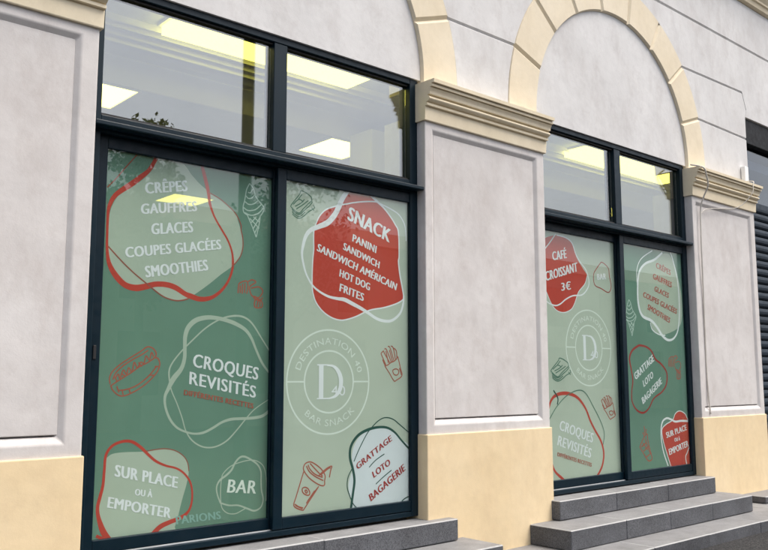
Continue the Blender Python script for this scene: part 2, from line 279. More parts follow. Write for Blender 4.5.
# window graphics: outlines in metres on each door's film (x along the facade, height from eye level; third value = stroke width)
GRAPHICS = {
 'A': [
  ('fill','menu_badge','sage',[(1.995,1.195),(1.964,1.125),(1.908,1.06),(1.86,1.02),(1.813,0.986),(1.775,0.949),(1.749,0.899),(1.736,0.851),(1.726,0.796),(1.725,0.734),(1.73,0.654),(1.742,0.598),(1.773,0.545),(1.817,0.504),(1.859,0.491),(1.911,0.491),(1.954,0.498),(1.99,0.48),(2.053,0.443),(2.117,0.426),(2.163,0.429),(2.202,0.444),(2.198,0.444),(2.244,0.469),(2.329,0.531),(2.406,0.594),(2.47,0.64),(2.5,0.674),(2.525,0.712),(2.539,0.763),(2.534,0.826),(2.521,0.87),(2.504,0.914),(2.489,0.951),(2.435,0.995),(2.377,1.029),(2.316,1.054),(2.255,1.09),(2.203,1.132),(2.134,1.195)]),
  ('line','menu_badge','red',[(1.987,1.197,0.0217),(1.947,1.122,0.0215),(1.899,1.074,0.0267),(1.852,1.031,0.0291),(1.797,0.987,0.0262),(1.759,0.95,0.0235),(1.737,0.905,0.0208),(1.728,0.858,0.0155),(1.728,0.734,0.0129),(1.732,0.654,0.0154),(1.746,0.591,0.0232),(1.782,0.534,0.031),(1.834,0.489,0.0312),(1.894,0.477,0.0341),(1.954,0.49,0.0318),(2.006,0.505,0.0294),(2.069,0.507,0.0297),(2.124,0.494,0.0299),(2.181,0.464,0.0274),(2.216,0.454,0.0302),(2.264,0.442,0.0277),(2.312,0.445,0.0251),(2.36,0.463,0.0196),(2.409,0.502,0.017),(2.447,0.553,0.0142),(2.471,0.613,0.0143),(2.477,0.667,0.0143),(2.468,0.729,0.0115),(2.441,0.789,0.0114),(2.399,0.847,0.0114),(2.363,0.896,0.0114),(2.338,0.939,0.0125),(2.317,0.995,0.017),(2.309,1.044,0.0198),(2.296,1.093,0.0226),(2.281,1.141,0.0226),(2.263,1.197,0.0198)],False),
  ('line','menu_badge','redthin',[(1.874,1.192,0.0069),(1.816,1.116,0.0069),(1.763,1.044,0.0068),(1.718,0.991,0.0067)],False),
  ('line','menu_badge','redthin',[(1.736,0.682,0.0072),(1.812,0.611,0.0073),(1.882,0.554,0.0074),(1.954,0.504,0.0074),(1.99,0.479,0.0075),(2.053,0.441,0.0075),(2.117,0.425,0.0076),(2.163,0.428,0.0076),(2.202,0.44,0.0077)],False),
  ('line','menu_badge','redthin',[(2.308,1.052,0.0068),(2.377,1.027,0.0069),(2.435,0.993,0.0069),(2.489,0.951,0.0069),(2.525,0.891,0.007),(2.526,0.862,0.007),(2.538,0.818,0.007),(2.541,0.764,0.007),(2.528,0.712,0.0069),(2.5,0.671,0.0069),(2.47,0.64,0.0069)],False),
  ('text','menu_badge','white','CRÊPES',(1.932,0.988),(1.925,1.047),(2.175,1.039),0.06),
  ('text','menu_badge','white','GAUFFRES',(1.911,0.874),(1.907,0.929),(2.237,0.934),0.06),
  ('text','menu_badge','white','GLACES',(1.974,0.771),(1.97,0.83),(2.216,0.812),0.06),
  ('text','menu_badge','white','COUPES GLACÉES',(1.835,0.632),(1.828,0.686),(2.397,0.735),0.06),
  ('text','menu_badge','white','SMOOTHIES',(1.951,0.537),(1.941,0.596),(2.317,0.607),0.06),
  ('line','ice_cream_cone_graphic','paleline',[(2.578,1.145,0.0065),(2.559,1.108,0.0065),(2.552,1.072,0.0064),(2.546,1.036,0.0064),(2.537,1,0.0064),(2.543,0.967,0.0064),(2.573,0.952,0.0064)],False),
  ('line','ice_cream_cone_graphic','paleline',[(2.578,1.145,0.0065),(2.604,1.119,0.0065),(2.62,1.077,0.0065),(2.646,1.046,0.0065),(2.68,1.016,0.0065),(2.673,0.984,0.0065),(2.658,0.963,0.0065)],False),
  ('line','ice_cream_cone_graphic','paleline',[(2.555,1.068,0.0064),(2.57,1.055,0.0065),(2.595,1.061,0.0065),(2.62,1.09,0.0065)],False),
  ('line','ice_cream_cone_graphic','paleline',[(2.549,1.032,0.0064),(2.576,1.019,0.0065),(2.611,1.028,0.0065),(2.641,1.054,0.0065)],False),
  ('line','ice_cream_cone_graphic','paleline',[(2.54,0.996,0.0064),(2.572,0.982,0.0064),(2.622,0.995,0.0065),(2.662,1.031,0.0065)],False),
  ('line','ice_cream_cone_graphic','paleline',[(2.548,0.967,0.0064),(2.593,0.956,0.0065),(2.642,0.975,0.0065),(2.677,1.011,0.0065)],False),
  ('line','ice_cream_cone_graphic','paleline',[(2.568,1.091,0.0065),(2.585,1.09,0.0065),(2.599,1.114,0.0065)],False),
  ('line','ice_cream_cone_graphic','paleline',[(2.568,0.951,0.0064),(2.594,0.904,0.0064),(2.619,0.855,0.0065)],False),
  ('line','ice_cream_cone_graphic','paleline',[(2.655,0.962,0.0065),(2.649,0.911,0.0065),(2.63,0.83,0.0065)],False),
  ('line','ice_cream_cone_graphic','paleline',[(2.619,0.855,0.0065),(2.63,0.83,0.0065)],False),
  ('line','ice_cream_cone_graphic','paleline',[(2.583,0.937,0.0064),(2.65,0.885,0.0065)],False),
  ('line','ice_cream_cone_graphic','paleline',[(2.608,0.949,0.0065),(2.654,0.92,0.0065)],False),
  ('line','ice_cream_cone_graphic','paleline',[(2.653,0.951,0.0065),(2.609,0.88,0.0065)],False),
  ('line','ice_cream_cone_graphic','paleline',[(2.628,0.952,0.0065),(2.594,0.913,0.0064)],False),
  ('line','ice_cream_cone_graphic','paleline',[(2.639,0.892,0.0065),(2.62,0.855,0.0065)],False),
  ('line','crepe_graphic','redline',[(2.515,0.491,0.0075),(2.517,0.527,0.0075),(2.524,0.55,0.0075),(2.57,0.565,0.0075),(2.581,0.532,0.0075),(2.572,0.491,0.0075)],False),
  ('line','crepe_graphic','redline',[(2.53,0.493,0.0075),(2.529,0.537,0.0075)],False),
  ('line','crepe_graphic','redline',[(2.543,0.489,0.0075),(2.544,0.547,0.0075)],False),
  ('line','crepe_graphic','redline',[(2.559,0.495,0.0075),(2.56,0.553,0.0075)],False),
  ('line','crepe_graphic','redline',[(2.575,0.559,0.0075),(2.606,0.575,0.0076),(2.633,0.563,0.0076),(2.592,0.533,0.0075),(2.603,0.489,0.0075),(2.63,0.472,0.0076)],False),
  ('line','crepe_graphic','redline',[(2.602,0.525,0.0076),(2.655,0.537,0.0076),(2.682,0.512,0.0076),(2.656,0.474,0.0076),(2.624,0.481,0.0076)],False),
  ('line','crepe_graphic','redline',[(2.619,0.472,0.0076),(2.657,0.456,0.0076),(2.683,0.476,0.0076)],False),
  ('line','crepe_graphic','redline',[(2.625,0.431,0.0076),(2.635,0.464,0.0076),(2.673,0.457,0.0076),(2.679,0.421,0.0076),(2.636,0.414,0.0076),(2.625,0.431,0.0076)],False),
  ('line','crepe_graphic','redline',[(2.642,0.419,0.0076),(2.651,0.455,0.0076)],False),
  ('line','crepe_graphic','redline',[(2.663,0.42,0.0076),(2.665,0.456,0.0076)],False),
  ('line','croques_badge','sage',[(2.733,0.04,0.0117),(2.685,0.096,0.0145),(2.642,0.173,0.0145),(2.61,0.236,0.0173),(2.569,0.282,0.0201),(2.509,0.312,0.0228),(2.449,0.33,0.0227),(2.382,0.341,0.0224),(2.316,0.341,0.025),(2.251,0.323,0.0275),(2.207,0.284,0.0273),(2.189,0.235,0.0245),(2.188,0.178,0.0217),(2.188,0.113,0.0217),(2.17,0.056,0.0243),(2.127,0.004,0.0295),(2.099,-0.049,0.0213),(2.08,-0.093,0.0159),(2.085,-0.148,0.0133),(2.113,-0.211,0.0133),(2.154,-0.256,0.0118),(2.208,-0.282,0.0108),(2.262,-0.294,0.0108),(2.316,-0.29,0.0137),(2.371,-0.268,0.0138),(2.427,-0.239,0.0139),(2.484,-0.224,0.0157),(2.542,-0.222,0.0158),(2.601,-0.222,0.016),(2.661,-0.218,0.0172),(2.702,-0.208,0.0173),(2.74,-0.183,0.0174)],False),
  ('line','croques_badge','sage',[(2.735,0.166,0.0088),(2.682,0.234,0.0087),(2.619,0.315,0.0104),(2.567,0.351,0.0115),(2.507,0.36,0.0114),(2.43,0.346,0.0102),(2.364,0.316,0.0084),(2.299,0.272,0.0083),(2.228,0.208,0.0082),(2.167,0.149,0.0081),(2.12,0.092,0.0081),(2.1,0.048,0.0091),(2.103,-0.006,0.0085),(2.117,-0.061,0.0064),(2.149,-0.125,0.0064),(2.183,-0.205,0.0065),(2.207,-0.274,0.0065),(2.245,-0.327,0.0081),(2.3,-0.362,0.0082),(2.356,-0.373,0.0082),(2.411,-0.365,0.0083),(2.468,-0.337,0.0084),(2.524,-0.286,0.0079),(2.581,-0.227,0.0074),(2.64,-0.172,0.0057),(2.736,-0.117,0.0047)],False),
  ('text','croques_badge','white','CROQUES',(2.239,0.069),(2.246,0.139),(2.656,-0.004),0.04),
  ('text','croques_badge','white','REVISITÉS',(2.222,-0.026),(2.224,0.041),(2.644,-0.107),0.04),
  ('text','croques_badge','redline','DIFFÉRENTES RECETTES',(2.191,-0.084),(2.193,-0.056),(2.63,-0.167),0.06),
  ('line','hot_dog_graphic','redline',[(1.775,-0.024,0.0066),(1.771,0.009,0.0066),(1.787,0.042,0.0066),(1.829,0.079,0.0067),(1.881,0.113,0.0067),(1.934,0.145,0.0068),(1.969,0.169,0.0068),(2,0.164,0.0069),(2.02,0.141,0.0069),(2.017,0.118,0.0069),(1.978,0.089,0.0068),(1.931,0.066,0.0068),(1.89,0.037,0.0067),(1.844,0.009,0.0067),(1.804,-0.016,0.0066),(1.776,-0.035,0.0066)],False),
  ('line','hot_dog_graphic','redline',[(1.803,0.009,0.0066),(1.817,0.026,0.0067),(1.826,0.004,0.0067),(1.842,0.048,0.0067),(1.861,0.026,0.0067),(1.871,0.06,0.0067),(1.89,0.037,0.0067),(1.9,0.088,0.0068),(1.919,0.06,0.0068),(1.936,0.089,0.0068),(1.954,0.083,0.0068),(1.965,0.123,0.0068),(1.984,0.101,0.0068),(1.995,0.141,0.0069),(2.008,0.118,0.0069)],False),
  ('line','hot_dog_graphic','redline',[(1.789,-0.002,0.0066),(1.802,0.031,0.0066),(1.836,0.065,0.0067),(1.887,0.099,0.0067),(1.94,0.128,0.0068),(1.976,0.152,0.0068)],False),
  ('line','hot_dog_graphic','redline',[(1.781,-0.03,0.0066),(1.788,-0.052,0.0066),(1.818,-0.079,0.0066),(1.848,-0.085,0.0067),(1.888,-0.072,0.0067),(1.941,-0.044,0.0068),(1.988,-0.008,0.0068),(2.03,0.038,0.0069),(2.044,0.079,0.0069),(2.033,0.11,0.0069),(2.015,0.113,0.0069)],False),
  ('line','hot_dog_graphic','redline',[(1.817,-0.057,0.0066),(1.864,-0.052,0.0067),(1.922,-0.03,0.0068),(1.981,0.015,0.0068),(2.026,0.067,0.0069)],False),
  ('line','hot_dog_graphic','redline',[(1.811,-0.035,0.0066),(1.824,-0.068,0.0066)],False),
  ('line','hot_dog_graphic','redline',[(1.84,-0.052,0.0067),(1.847,-0.08,0.0067)],False),
  ('line','hot_dog_graphic','redline',[(1.875,-0.047,0.0067),(1.885,-0.069,0.0067)],False),
  ('line','hot_dog_graphic','redline',[(1.993,0.021,0.0068),(2.012,0.021,0.0069)],False),
  ('line','hot_dog_graphic','redline',[(2.016,0.067,0.0069),(2.038,0.067,0.0069)],False),
  ('line','hot_dog_graphic','redline',[(1.797,0.015,0.0066),(1.812,-0.013,0.0066)],False),
  ('line','hot_dog_graphic','redline',[(1.831,0.031,0.0067),(1.855,0.015,0.0067)],False),
  ('line','hot_dog_graphic','redline',[(1.924,0.088,0.0068),(1.943,0.066,0.0068)],False),
  ('fill','takeaway_badge','sage',[(1.771,-0.395),(1.799,-0.376),(1.862,-0.37),(1.971,-0.373),(2.037,-0.366),(2.094,-0.365),(2.152,-0.379),(2.2,-0.41),(2.225,-0.448),(2.233,-0.491),(2.223,-0.553),(2.196,-0.645),(2.176,-0.725),(2.16,-0.775),(2.15,-0.815),(1.802,-0.812),(1.785,-0.771),(1.757,-0.71),(1.739,-0.651),(1.747,-0.603),(1.76,-0.546),(1.766,-0.458)]),
  ('line','takeaway_badge','red',[(1.818,-0.819,0.03),(1.801,-0.798,0.0299),(1.768,-0.75,0.0298),(1.742,-0.68,0.0198),(1.736,-0.631,0.0174),(1.746,-0.583,0.0174),(1.759,-0.526,0.015),(1.763,-0.448,0.014),(1.768,-0.38,0.0141),(1.797,-0.337,0.0141),(1.849,-0.316,0.0143),(1.903,-0.319,0.0154),(1.953,-0.35,0.0155),(1.994,-0.388,0.0146),(2.04,-0.426,0.0136),(2.097,-0.453,0.0116),(2.156,-0.47,0.0106),(2.203,-0.499,0.0107),(2.24,-0.544,0.0107),(2.256,-0.598,0.0107),(2.254,-0.66,0.0118),(2.234,-0.705,0.015),(2.188,-0.732,0.0212),(2.131,-0.746,0.0236),(2.075,-0.765,0.026),(2.031,-0.801,0.0258)],False),
  ('line','takeaway_badge','redthin',[(1.987,-0.372,0.0052),(2.037,-0.366,0.0052),(2.094,-0.365,0.0053),(2.152,-0.379,0.0053),(2.2,-0.41,0.0054),(2.225,-0.448,0.0054),(2.233,-0.491,0.0054)],False),
  ('line','takeaway_badge','red',[(1.734,-0.77,0.0148),(1.765,-0.785,0.0149),(1.801,-0.801,0.015)],False),
  ('text','takeaway_badge','white','SUR PLACE',(1.819,-0.487),(1.822,-0.43),(2.165,-0.574),0.06),
  ('text','takeaway_badge','white','OU À',(1.93,-0.59),(1.932,-0.558),(2.024,-0.61),0.06),
  ('text','takeaway_badge','white','EMPORTER',(1.787,-0.638),(1.792,-0.586),(2.13,-0.726),0.06),
  ('line','bar_badge','sage',[(2.432,-0.679,0.0088),(2.411,-0.631,0.0082),(2.405,-0.589,0.0088),(2.424,-0.554,0.011),(2.462,-0.531,0.0122),(2.496,-0.504,0.0123),(2.52,-0.464,0.0112),(2.549,-0.438,0.0113),(2.579,-0.435,0.0113),(2.62,-0.453,0.0102),(2.668,-0.486,0.0103),(2.691,-0.527,0.0092),(2.693,-0.579,0.0092),(2.697,-0.631,0.0091),(2.709,-0.683,0.0091),(2.694,-0.725,0.0091),(2.653,-0.741,0.0102),(2.607,-0.725,0.0101),(2.546,-0.701,0.0089),(2.486,-0.695,0.0089),(2.432,-0.677,0.0088)],False),
  ('line','bar_badge','sage',[(2.434,-0.558,0.0055),(2.442,-0.522,0.0055),(2.49,-0.483,0.0056),(2.55,-0.465,0.0056),(2.621,-0.457,0.0057),(2.672,-0.469,0.0057),(2.71,-0.502,0.0057),(2.727,-0.564,0.0057),(2.73,-0.625,0.0057),(2.728,-0.694,0.0057)],False),
  ('line','bar_badge','sage',[(2.433,-0.55,0.0055),(2.43,-0.608,0.0055),(2.432,-0.658,0.0055),(2.442,-0.705,0.0055),(2.477,-0.736,0.0055),(2.527,-0.744,0.0056),(2.571,-0.73,0.0056),(2.591,-0.722,0.0056)],False),
  ('text','bar_badge','palegreen','BAR',(2.472,-0.624),(2.482,-0.554),(2.656,-0.646),0.04),
  ('text','betting_sign','tealpale','PARIONS',(2.17,-0.762),(2.164,-0.721),(2.435,-0.762),0.06),
 ],
 'B': [
  ('line','sandwich_graphic','darkline',[(2.845,1.038,0.0067),(2.859,1.06,0.0067),(2.91,1.122,0.0067),(2.919,1.144,0.0067),(2.952,1.141,0.0068),(2.996,1.119,0.0068),(3.004,1.096,0.0068)],False),
  ('line','sandwich_graphic','darkline',[(3.004,1.096,0.0068),(2.978,1.073,0.0068),(2.94,1.036,0.0067),(2.912,1.006,0.0067),(2.883,1.012,0.0067),(2.845,1.038,0.0067)],False),
  ('line','sandwich_graphic','darkline',[(2.864,1.053,0.0067),(2.905,1.09,0.0067),(2.939,1.079,0.0067)],False),
  ('line','sandwich_graphic','darkline',[(2.878,1.043,0.0067),(2.92,1.068,0.0067),(2.948,1.096,0.0068)],False),
  ('line','sandwich_graphic','darkline',[(2.888,1.028,0.0067),(2.939,1.063,0.0067),(2.977,1.093,0.0068)],False),
  ('line','sandwich_graphic','darkline',[(2.901,1.089,0.0067),(2.929,1.125,0.0067)],False),
  ('line','sandwich_graphic','darkline',[(3.008,1.089,0.0068),(2.987,1.062,0.0068),(2.949,1.029,0.0067),(2.914,0.998,0.0067),(2.883,1.002,0.0067),(2.855,1.024,0.0067)],False),
  ('line','sandwich_graphic','darkline',[(2.86,0.993,0.0067),(2.879,0.98,0.0067),(2.907,0.972,0.0067),(2.94,0.988,0.0067),(2.983,1.025,0.0068),(3.022,1.051,0.0068),(3.015,1.07,0.0068)],False),
  ('line','sandwich_graphic','darkline',[(2.857,1.009,0.0067),(2.874,0.995,0.0067),(2.912,0.984,0.0067),(2.954,1.018,0.0067)],False),
  ('line','sandwich_graphic','darkline',[(3.022,1.035,0.0068),(3.002,1.052,0.0068)],False),
  ('fill','snack_badge','red',[(3.022,0.792),(3.024,0.907),(3.038,0.957),(3.066,1.009),(3.115,1.055),(3.186,1.083),(3.227,1.099),(3.257,1.141),(3.299,1.205),(3.333,1.211),(3.473,1.215),(3.539,1.165),(3.595,1.13),(3.652,1.081),(3.697,1.031),(3.726,0.982),(3.73,0.93),(3.732,0.827),(3.726,0.781),(3.739,0.693),(3.758,0.616),(3.772,0.548),(3.758,0.523),(3.699,0.495),(3.596,0.465),(3.496,0.447),(3.434,0.427),(3.362,0.396),(3.29,0.374),(3.232,0.366),(3.163,0.379),(3.095,0.414),(3.044,0.465),(3.021,0.517),(3.012,0.57),(3.013,0.696)]),
  ('line','snack_badge','white',[(3.293,1.209,0.0289),(3.242,1.139,0.0351),(3.216,1.086,0.0381),(3.181,1.028,0.0379),(3.126,0.972,0.0376),(3.057,0.939,0.031),(2.994,0.908,0.0277),(2.957,0.86,0.0245),(2.936,0.783,0.0183),(2.935,0.743,0.0146),(2.947,0.69,0.014),(2.97,0.63,0.0122),(3.015,0.57,0.0122),(3.071,0.534,0.0135),(3.139,0.509,0.0155),(3.208,0.5,0.0188),(3.266,0.497,0.0252),(3.325,0.477,0.0254),(3.397,0.451,0.0224),(3.459,0.424,0.0206),(3.533,0.39,0.0195),(3.609,0.377,0.0197),(3.673,0.387,0.0185),(3.738,0.434,0.0167),(3.767,0.499,0.0161),(3.773,0.558,0.0134)],False),
  ('line','snack_badge','white',[(3.022,0.792,0.0086),(3.021,0.907,0.0086),(3.038,0.957,0.0087),(3.066,1.009,0.0087),(3.115,1.055,0.0088),(3.186,1.085,0.0089),(3.227,1.099,0.0089),(3.289,1.116,0.009),(3.323,1.126,0.009),(3.419,1.148,0.0091),(3.528,1.162,0.0092),(3.584,1.15,0.0093),(3.652,1.133,0.0094),(3.721,1.108,0.0094),(3.767,1.066,0.0095),(3.79,1.016,0.0095),(3.797,0.929,0.0095)],False),
  ('line','snack_badge','white',[(3.467,1.21,0.023),(3.539,1.165,0.0165),(3.595,1.13,0.012),(3.652,1.081,0.0107),(3.697,1.031,0.0107),(3.726,0.982,0.0108),(3.732,0.827,0.0107),(3.726,0.781,0.0107),(3.739,0.693,0.0121),(3.758,0.616,0.0121),(3.772,0.548,0.0107),(3.758,0.523,0.0094),(3.699,0.495,0.0093),(3.596,0.465,0.0092),(3.496,0.447,0.0091),(3.434,0.427,0.009),(3.362,0.396,0.0089),(3.29,0.374,0.0088),(3.232,0.366,0.0088),(3.163,0.379,0.0087),(3.095,0.414,0.0086),(3.044,0.465,0.0086),(3.021,0.517,0.0086),(3.012,0.57,0.0086),(3.013,0.696,0.0086),(3.022,0.792,0.0086)],False),
  ('text','snack_badge','white','SNACK',(3.287,1.013),(3.307,1.099),(3.64,0.903),0.06),
  ('text','snack_badge','white','PANINI',(3.327,0.877),(3.335,0.924),(3.524,0.819),0.06),
  ('text','snack_badge','white','SANDWICH',(3.252,0.816),(3.26,0.86),(3.551,0.721),0.06),
  ('text','snack_badge','white','SANDWICH AMÉRICAIN',(3.045,0.787),(3.058,0.832),(3.7,0.587),0.06),
  ('text','snack_badge','white','HOT DOG',(3.224,0.642),(3.231,0.688),(3.47,0.569),0.06),
  ('text','snack_badge','white','FRITES',(3.225,0.549),(3.232,0.597),(3.418,0.497),0.06),
  ('logo','shop_logo','palegreen',(3.1505,-0.0155),0.3165),
  ('line','fries_graphic','redline',[(3.604,0.084,0.0072),(3.643,0.039,0.0072),(3.683,-0.011,0.0072),(3.705,-0.007,0.0072),(3.754,0.023,0.0073),(3.741,0.073,0.0073),(3.718,0.148,0.0073)],False),
  ('line','fries_graphic','redline',[(3.604,0.084,0.0072),(3.63,0.092,0.0072),(3.657,0.108,0.0072),(3.683,0.116,0.0072),(3.701,0.128,0.0072),(3.718,0.148,0.0073)],False),
  ('line','fries_graphic','redline',[(3.57,0.165,0.0071),(3.591,0.181,0.0072),(3.6,0.168,0.0072),(3.648,0.104,0.0072)],False),
  ('line','fries_graphic','redline',[(3.57,0.165,0.0071),(3.613,0.091,0.0072)],False),
  ('line','fries_graphic','redline',[(3.6,0.194,0.0072),(3.619,0.19,0.0072),(3.661,0.108,0.0072)],False),
  ('line','fries_graphic','redline',[(3.63,0.211,0.0072),(3.648,0.205,0.0072),(3.683,0.121,0.0072)],False),
  ('line','fries_graphic','redline',[(3.657,0.215,0.0072),(3.677,0.203,0.0072),(3.696,0.128,0.0072)],False),
  ('line','fries_graphic','redline',[(3.583,0.126,0.0071),(3.609,0.084,0.0072)],False),
  ('line','fries_graphic','redline',[(3.679,0.203,0.0072),(3.705,0.184,0.0073),(3.71,0.131,0.0073)],False),
  ('line','fries_graphic','redline',[(3.613,0.182,0.0072),(3.635,0.104,0.0072)],False),
  ('line','fries_graphic','redline',[(3.643,0.189,0.0072),(3.671,0.116,0.0072)],False),
  ('line','fries_graphic','redline',[(3.674,0.059,0.0072),(3.698,0.067,0.0072),(3.721,0.059,0.0073),(3.725,0.041,0.0073),(3.709,0.026,0.0072),(3.685,0.03,0.0072),(3.674,0.046,0.0072),(3.674,0.059,0.0072)],False),
  ('line','fries_graphic','redline',[(3.732,0.072,0.0073),(3.749,0.027,0.0073)],False),
  ('line','drink_cup_graphic','redline',[(2.963,-0.514,0.0077),(2.977,-0.496,0.0077),(3.01,-0.489,0.0077),(3.047,-0.504,0.0078),(3.095,-0.538,0.0078),(3.123,-0.577,0.0078),(3.12,-0.607,0.0078),(3.118,-0.633,0.0078),(3.092,-0.633,0.0078),(3.049,-0.612,0.0078),(3.006,-0.583,0.0077),(2.973,-0.548,0.0077),(2.962,-0.528,0.0077),(2.963,-0.514,0.0077)],False),
  ('line','drink_cup_graphic','redline',[(2.984,-0.511,0.0077),(3.006,-0.546,0.0077),(3.053,-0.579,0.0078),(3.11,-0.606,0.0078)],False),
  ('line','drink_cup_graphic','redline',[(2.996,-0.505,0.0077),(3.01,-0.532,0.0077),(3.048,-0.564,0.0078),(3.105,-0.587,0.0078)],False),
  ('line','drink_cup_graphic','redline',[(3.01,-0.498,0.0077),(3.077,-0.559,0.0078),(3.105,-0.579,0.0078)],False),
  ('line','drink_cup_graphic','redline',[(2.964,-0.543,0.0077),(2.937,-0.615,0.0076),(2.911,-0.685,0.0076),(2.896,-0.724,0.0076),(2.908,-0.744,0.0076),(2.958,-0.764,0.0076),(2.975,-0.753,0.0077),(3.013,-0.709,0.0077),(3.05,-0.668,0.0077),(3.076,-0.637,0.0078)],False),
  ('line','drink_cup_graphic','redline',[(2.903,-0.724,0.0076),(2.93,-0.741,0.0076),(2.963,-0.752,0.0076)],False),
  ('line','drink_cup_graphic','redline',[(2.908,-0.732,0.0076),(2.958,-0.756,0.0076)],False),
  ('line','drink_cup_graphic','redline',[(2.956,-0.638,0.0077),(2.975,-0.634,0.0077),(2.998,-0.645,0.0077),(3.01,-0.668,0.0077),(3.003,-0.682,0.0077),(2.98,-0.677,0.0077),(2.961,-0.664,0.0077),(2.955,-0.649,0.0077),(2.956,-0.638,0.0077)],False),
  ('line','drink_cup_graphic','redline',[(2.973,-0.653,0.0077),(2.984,-0.651,0.0077),(2.993,-0.663,0.0077),(2.984,-0.668,0.0077),(2.973,-0.653,0.0077)],False),
  ('line','drink_cup_graphic','redline',[(3.077,-0.574,0.0078),(3.105,-0.553,0.0078),(3.143,-0.532,0.0079),(3.174,-0.526,0.0079),(3.165,-0.55,0.0079),(3.156,-0.591,0.0079)],False),
  ('line','drink_cup_graphic','redline',[(3.091,-0.571,0.0078),(3.148,-0.537,0.0079),(3.165,-0.536,0.0079)],False),
  ('line','drink_cup_graphic','redline',[(2.994,-0.715,0.0077),(3.068,-0.644,0.0078)],False),
  ('line','drink_cup_graphic','redline',[(2.985,-0.728,0.0077),(3.045,-0.66,0.0077)],False),
  ('fill','scratchcard_badge','paper',[(3.347,-0.544),(3.331,-0.485),(3.346,-0.416),(3.392,-0.359),(3.462,-0.324),(3.542,-0.308),(3.624,-0.315),(3.69,-0.348),(3.74,-0.393),(3.834,-0.472),(3.832,-0.809),(3.364,-0.799),(3.325,-0.738),(3.307,-0.679),(3.309,-0.622)]),
  ('line','scratchcard_badge','darkgreen',[(3.323,-0.801,0.0185),(3.34,-0.705,0.0185),(3.352,-0.625,0.0186),(3.339,-0.555,0.0186),(3.316,-0.484,0.0186),(3.323,-0.414,0.0186),(3.376,-0.353,0.0188),(3.454,-0.32,0.019),(3.542,-0.306,0.0166),(3.624,-0.312,0.0155),(3.69,-0.345,0.0143),(3.749,-0.399,0.0131),(3.834,-0.472,0.0132)],False),
  ('line','scratchcard_badge','darkgreen',[(3.347,-0.509,0.0068),(3.385,-0.441,0.0069),(3.447,-0.35,0.0069),(3.494,-0.304,0.007),(3.55,-0.264,0.0071),(3.607,-0.247,0.0071),(3.673,-0.259,0.0072),(3.741,-0.301,0.0072),(3.834,-0.364,0.0073)],False),
  ('line','scratchcard_badge','darkgreen',[(3.339,-0.543,0.0068),(3.302,-0.598,0.0068),(3.294,-0.655,0.0068),(3.31,-0.703,0.0068),(3.341,-0.763,0.0068),(3.371,-0.791,0.0068)],False),
  ('line','scratchcard_badge','darkgreen',[(3.748,-0.787,0.0078),(3.781,-0.77,0.0078),(3.833,-0.758,0.0079)],False),
  ('line','scratchcard_badge','darkgreen',[(3.471,-0.552,0.0063),(3.526,-0.511,0.0064),(3.599,-0.477,0.0064)],False),
  ('line','scratchcard_badge','darkgreen',[(3.527,-0.66,0.0063),(3.591,-0.62,0.0064),(3.66,-0.583,0.0064)],False),
  ('text','scratchcard_badge','darkred','GRATTAGE',(3.377,-0.56),(3.362,-0.525),(3.665,-0.395),0.06),
  ('text','scratchcard_badge','darkred','LOTO',(3.511,-0.62),(3.495,-0.583),(3.652,-0.546),0.06),
  ('text','scratchcard_badge','darkred','BAGAGERIE',(3.488,-0.763),(3.468,-0.722),(3.782,-0.591),0.06),
 ],
 'C': [
  ('fill','coffee_badge','red',[(5.513,1.171),(5.634,1.163),(5.72,1.126),(5.755,1.053),(5.79,0.995),(5.863,0.924),(5.92,0.867),(5.883,0.795),(5.79,0.719),(5.735,0.625),(5.682,0.569),(5.583,0.538),(5.487,0.551),(5.418,0.605),(5.352,0.704),(5.285,0.786),(5.268,0.93),(5.295,1.051),(5.368,1.132)]),
  ('line','coffee_badge','white',[(5.501,1.178,0.0106),(5.414,1.093,0.0105),(5.341,1.026,0.0104),(5.268,0.93,0.0103)],False),
  ('line','coffee_badge','white',[(5.513,1.171,0.0115),(5.634,1.163,0.0116),(5.72,1.126,0.0117),(5.767,1.039,0.0117),(5.827,0.975,0.0118),(5.907,0.913,0.0118),(5.944,0.823,0.0119),(5.92,0.759,0.0118),(5.839,0.7,0.0117),(5.712,0.684,0.0116),(5.612,0.647,0.0115),(5.537,0.605,0.0114),(5.465,0.589,0.0113),(5.372,0.61,0.0112),(5.338,0.644,0.0112),(5.271,0.712,0.0111)],False),
  ('line','coffee_badge','white',[(5.92,0.867,0.0076),(5.883,0.795,0.0076),(5.79,0.719,0.0075),(5.735,0.625,0.0075),(5.682,0.569,0.0074),(5.583,0.538,0.0073),(5.487,0.551,0.0073),(5.418,0.605,0.0072),(5.352,0.704,0.0072),(5.285,0.786,0.0072)],False),
  ('text','coffee_badge','white','CAFÉ',(5.456,0.956),(5.447,1.025),(5.639,0.993),0.06),
  ('text','coffee_badge','white','CROISSANT',(5.359,0.78),(5.35,0.853),(5.785,0.895),0.06),
  ('text','coffee_badge','white','3€',(5.561,0.715),(5.557,0.778),(5.685,0.735),0.06),
  ('line','bar_badge','darkred',[(6.131,1.003,0.0086),(6.061,0.942,0.0086),(6.013,0.883,0.0085),(6.027,0.798,0.0085),(6.119,0.773,0.0086),(6.226,0.746,0.0087),(6.27,0.8,0.0087),(6.248,0.894,0.0087),(6.238,0.957,0.0087),(6.172,0.996,0.0087),(6.131,1.003,0.0086)],False),
  ('text','bar_badge','white','BAR',(6.069,0.843),(6.064,0.895),(6.197,0.858),0.06),
  ('logo','shop_logo','palegreen',(5.916,0.259),0.315),
  ('line','sandwich_graphic','darkline',[(5.391,0.063,0.0087),(5.412,0.084,0.0087),(5.491,0.145,0.0088),(5.506,0.166,0.0088),(5.555,0.158,0.0089),(5.618,0.129,0.0089),(5.628,0.103,0.0089)],False),
